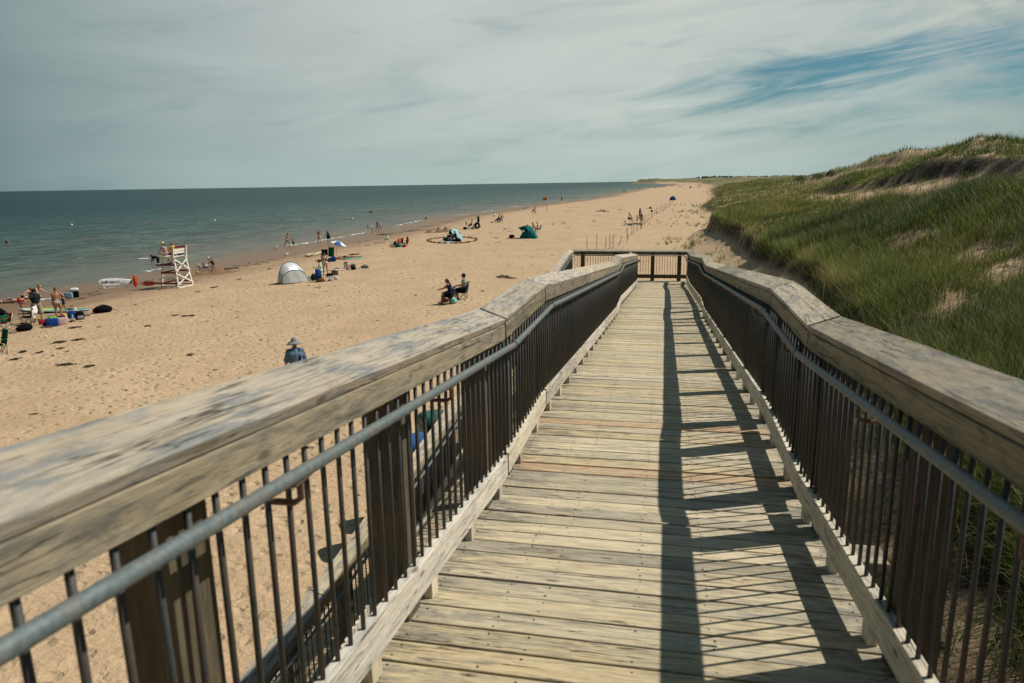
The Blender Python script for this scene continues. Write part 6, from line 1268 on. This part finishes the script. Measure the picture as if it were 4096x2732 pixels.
# group beside the rope fence
p=at(2514,902); towel('pale towel under the man lying beside the rope fence',p,1.0,2.2,mosaic,-92); person('man in blue swim shorts lying propped on his elbows by the rope fence',p,86,dict(lie='prone',lean=-26,lean2=-34,head=(-30,0),ab=(6,8),foot=(-75,-75),arm=((72,14,98,10),(72,14,98,10))),1.76,'light',(('shorts',trunks2,1.0),),('short','brown'),dz=.02)
p=at(2526,893); person('woman in bikini stooping with a black bag in her hand near the rope fence',p,72,dict(lean=24,lean2=40,hip=(10,-6),kn=(12,10),arm=((20,8,16,0),(24,8,20,0)),head=(24,0)),1.64,'tan',(('bra',c_white),('briefs',c_white)),('bun','black')); tote('black bag held by the stooping woman',(p.x-.35,p.y-.1,p.z+.55),.38,.2,.3,M_black,None,0); p=at(2544,898); slump('dark bundle of clothes behind the stooping woman',p,.9,.4,.22,M_black,0)
p=at(2559,876); person('man in dark shirt and shorts standing with a white towel in his hands',p,-70,dict(hip=(10,-8),arm=((24,8,56,10),(24,8,56,10)),head=(10,0)),1.80,'dark',(('shirt',c_navy,.7),('shorts',c_black,.95)),('short','black'),1.05); t=thing('white_towel','white towel held by the man in dark clothes','towel',(p.x+.38,p.y-.05,p.z),facing(p,80)); drape('towel_cloth',t,c_white,-.22,.2,0,1.12,.75,.6)
p=at(2566,900); person('woman in yellow bikini seen from behind walking beside the stakes',p,-12,dict(WALK,hip=(10,-8),lean=6),1.66,'tan',(('bra',c_gold),('briefs',c_gold)),('long','black'))
cooler('blue and white cool box beside the woman in yellow bikini',at(2563,901),.44,.36,.40,c_navy,c_grey,0,False)
p=at(2549,894); mb=MB(); mb.box((0,0,.75),.30,.03,.9); mb.tube([(0,.03,-.1),(0,.03,1.25)],.025,6); tag(mb.build('notice_board',paint('sign_white',(.7,.7,.66),.5),None,loc=p,rz=facing(p,0)),'blank white notice board on a stake in the rope fence','sign')
towel('dark green mat with a navy bag on one end beyond the rope fence',at(2594,835),1.5,.9,W_('mat_green',(.04,.08,.06)),0,'beach_mat','mat'); slump('navy bag on the dark green mat beyond the rope fence',at(2602,835),.6,.4,.4,c_navy,0)
# ---------------------------------------------------------------- rope fence on stakes
def rope_fence():
    pts=[(2348,1010,'l',0),(2387,998,'l',0),(2423,995,'m',0),(2439,995,'m',0),(2452,995,'m',0),(2472,985,'m',.34),(2508,970,'m',.0),(2515,958,'m',-.22),(2527,942,'m',0),(2535,932,'m',0),(2548,925,'m',0),(2562,918,'d',.03),(2566,910,'d',0),(2576,905,'d',0),(2579,898,'d',0),(2588,893,'d',0),(2595,883,'d',.02),(2605.5,876,'d',.02),(2610,868,'d',.0),(2618,862,'d',.04),(2625,859,'d',0),(2631,855,'d',0),(2640,852,'d',0),(2648,848,'d',0),(2651,845,'d',.1),(2659,839,'d',0),(2663,836,'d',0),(2669,832,'d',0),(2677,828,'d',0),(2681,823,'d',0),(2687,820,'d',0),(2691,818,'d',0)]
    W0=[at(x,y) for x,y,_,_ in pts]; b=W0[0]; t=thing('rope_fence','long line of thin wooden stakes joined by white rope across the upper beach','rope fence',tuple(b)); tops=[]
    m1=paint('stake_brown',(.085,.06,.045),.8,.2,5); m2=paint('stake_green',(.06,.09,.06),.8,.2,5); m3=paint('stake_red',(.20,.09,.06),.8,.2,5)
    for i,(w,(x,y,k,ln)) in enumerate(zip(W0,pts)):
        h=1.28+.22*math.sin(i*2.3); d=w-b; r=math.atan2(w.y,w.x)-PI/2
        top=d+Vector((math.cos(r)*math.sin(ln)*h,math.sin(r)*math.sin(ln)*h,h*math.cos(ln))); mb=MB(); mb.tube([d-Vector((0,0,.2)),top],.019+.0001*w.y,6); mb.build('stake',[m1,m1,m2,m3][i%4 if i>8 else 0],t); tops.append(d+(top-d)*.62)
    mb=MB()
    for a,c in zip(tops[:-1],tops[1:]): mb.tube([a+(c-a)*s-Vector((0,0,.22*math.sin(PI*s)*min(1,(c-a).length/4))) for s in np.linspace(0,1,7)],.013,5)
    mb.build('rope',paint('white_rope',(.6,.57,.48),.8),t,True)
    p=at(2605.5,876); q=p+Vector((0,0,1.25)); tt=thing('black_cap','black cap hung on top of a stake in the rope fence','cap',tuple(q),facing(p,0)); part(tt,'crown',c_black,lambda mb:mb.ellipsoid((0,0,.06),.17,.17,.17,12,7)); part(tt,'brim',c_black,lambda mb:mb.ellipsoid((.2,0,.0),.16,.14,.03,10,5))
rope_fence()
def blue_tent():
    p=at(2691,801); k=1/pxm(p); t=thing('dome_tent','small blue dome tent far along the beach beside the last stakes','tent',tuple(p),facing(p,0)); w=23*k;h=17.5*k; m=W_('tent_blue',(.015,.09,.24),.2)
    mb=MB(); mb.sheet(lambda u,v:(math.cos(PI*2*u)*w*.5*(1-v**2.6)**.6*(1+.12*(1-v)),math.sin(2*PI*u)*w*.45*(1-v**2.6)**.6,h*v),24,10,closed_u=True); mb.build('canopy',m,t,True); part(t,'door',c_cream,lambda mb:mb.board((0,-w*.42,h*.12),(0,-w*.30,h*.72),(w*.08,0,0),(0,.03,0)),False); part(t,'groundsheet',m,lambda mb:mb.board((-w*.5,-w*.35,.02),(-w*.78,-w*.2,.02),(0,.6,0),(0,0,.02)),False)
blue_tent()
# ---------------------------------------------------------------- tiny figures far down the beach
FAR=[(2495,768,'left one of the pair wading off the sand spit',c_navy,150),(2500,767.5,'right one of the pair wading off the sand spit',c_black,150),(2529.5,759,'lone bather past the pair',c_navy,90),(2554.5,758,'stooping bather',c_black,60),(2648,751,'bather at the tip of the far sand spit',c_navy,0),(2660,748.5,'bather standing deeper off the far sand spit',c_black,0),(2686.5,748,'left one of the pair on the far wet sand',c_black,0),(2689.5,748,'right one of the pair on the far wet sand',c_navy,0),(2715.5,748.5,'tall dark figure in the far group',c_black,0),(2710.5,748,'small figure left of the tall dark one far down the beach',c_red,0),(2720,748.5,'small figure right of the tall dark one, far down the beach',c_olive,0),(2725,748,'last standing figure at the right of the far group',c_black,0),(2735,743,'left one of the farthest pair of walkers',c_navy,0),(2738,743,'right one of the farthest pair of walkers',c_grey,0),(2804,748,'figure standing right of the far lifeguard chair',c_grey,0)]
for x,y,l,m,a in FAR:
    p=at(x,y); person('tiny distant person, '+l,p,a,dict(WALK),1.72,'tan',(('shirt',m),('shorts',m)),('short','black'),vox=.045,group='distant people on the beach')
p=at(2622,754); camp_chair('distant dark chair standing at the edge of the far shallows',p,60,c_navy,1.3,w=.9); p=at(2729,753); camp_chair('distant low brown lounger before the far group',p,80,c_brown,.9,low=True,w=.9); p=at(2776,752); camp_chair('distant dark lounger right of the far blue umbrella',p,80,c_black,.9,low=True,w=.9)
p=at(2761,753); umbrella('distant blue umbrella tilted over a dark bag far down the beach',p,0,1.35,2.0,.3,.2,[W_('far_blue',(.03,.10,.25))],.5); slump('dark bag beneath the distant blue umbrella',p,1.4,.8,1.0,M_black,0)
def far_tower():
    p=at(2797,752); t=thing('lifeguard_chair','tiny distant white and maroon lifeguard chair near the far dune','lifeguard chair',tuple(p),facing(p,40))
    for s in(-1,1):
        for q in(-1,1): part(t,'leg',M_wht,lambda mb:mb.board((s*.8,q*.75,0),(s*.5,q*.6,2.15),(.06,0,0),(0,.06,0)),False)
    part(t,'seat',M_wht,lambda mb:mb.board((0,-.75,2.16),(0,.75,2.16),(.5,0,0),(0,0,.04)),False); part(t,'backrest',M_mar,lambda mb:mb.board((.5,-.7,2.6),(.5,.7,2.6),(.02,0,0),(0,0,.28)),False); part(t,'ramp',M_mar,lambda mb:mb.board((-.9,0,1.6),(-1.9,0,.2),(0,.4,0),(0,0,.03)),False)
    for q in(-1,1): part(t,'brace',M_wht,lambda mb:mb.board((-.6*q,-.7,.3),(.6*q,-.7,1.6),(.05,0,0),(0,.02,0)),False)
far_tower()
# ---------------------------------------------------------------- gulls
def gull(label,p,ang,s=1.0,grey=True):
    t=thing('gull',label,'gull',tuple(p),facing(p,ang),'gulls on the beach'); w=paint('gull_white',(.68,.68,.66),.7,.05,30); g=paint('gull_grey',(.26,.28,.30),.7,.1,30)
    mb=MB(); mb.tube([(0,-.24*s,.20*s),(0,-.14*s,.19*s),(0,0,.18*s),(0,.10*s,.21*s),(0,.15*s,.29*s),(0,.18*s,.345*s),(0,.22*s,.35*s)],.05,10,rad=[.015*s,.05*s,.085*s,.075*s,.042*s,.045*s,.02*s]); mb.build('body',w,t,True)
    for q in(-1,1):
        part(t,'wing',g,lambda mb:mb.ellipsoid((q*.065*s,-.06*s,.205*s),.03*s,.18*s,.06*s,10,6)); part(t,'leg',paint('gull_leg',(.5,.28,.08),.6),lambda mb:mb.tube([(q*.03*s,0,.12*s),(q*.03*s,.01*s,0),(q*.03*s,.05*s,.0)],.008*s,5))
    part(t,'beak',paint('gull_beak',(.6,.38,.05),.5),lambda mb:mb.tube([(0,.215*s,.345*s),(0,.27*s,.335*s)],.01,6,rad=[.014*s,.004*s]))
for x,y,l,a,s in((1145,1029,'gull standing on the wet sand left of the driftwood log',-60,1.25),(1104,999,'gull standing at the water edge below the wading woman',-80,1.2),(1876,874,'gull on the wet sand behind the woman in black crop top',-70,1.2),(2021,922,'gull standing between the inner tube and the teal tent',-60,1.3),(2213,902,'grey gull left of the two white gulls near the platform',-60,1.2),(2255,898,'white gull in the middle of the open sand beyond the platform',-90,1.2),(2375,889,'white gull right of the others on the open sand',60,1.2),(2481,843,'white gull left of the man in dark clothes',70,1.3)): gull(l,at(x,y),a,s)
# ---------------------------------------------------------------- bins beside the lower ramp
def bin_(label,p,body,lid,h=1.05):
    t=thing('waste_container',label,'container',tuple(p),facing(p,18)); part(t,'body',body,lambda mb:sbox(mb,(0,0,h*.46),.52,.56,h*.92,.12,1.05,32,10,.0)); part(t,'lid',lid,lambda mb:sbox(mb,(0,0,h*.955),.60,.64,h*.09,.4,.8,28,10,.0)); part(t,'handle',body,lambda mb:handle(mb,-.2,.2,-.28,h*.8,.05,.016))
    part(t,'hatch',M_black,lambda mb:mb.ellipsoid((0,-.285,h*.84),.12,.02,.07,12,6))
pb_=paint('bin_blue',(.012,.07,.22),.4,.06,4,.4); pg_=paint('bin_green',(.015,.07,.05),.4,.06,4,.4)
for x,y,m,h,l in ((-4.0,10.9,pb_,.0,'tall blue plastic waste container standing just outside the lower ramp'),(-4.02,11.9,pg_,.0,'tall dark green waste container behind the blue one outside the lower ramp')):
    bin_(l,Vector((x,y,hz(x,y))),m,m,float(zlow(y))-hz(x,y)-.30)
finish_people()
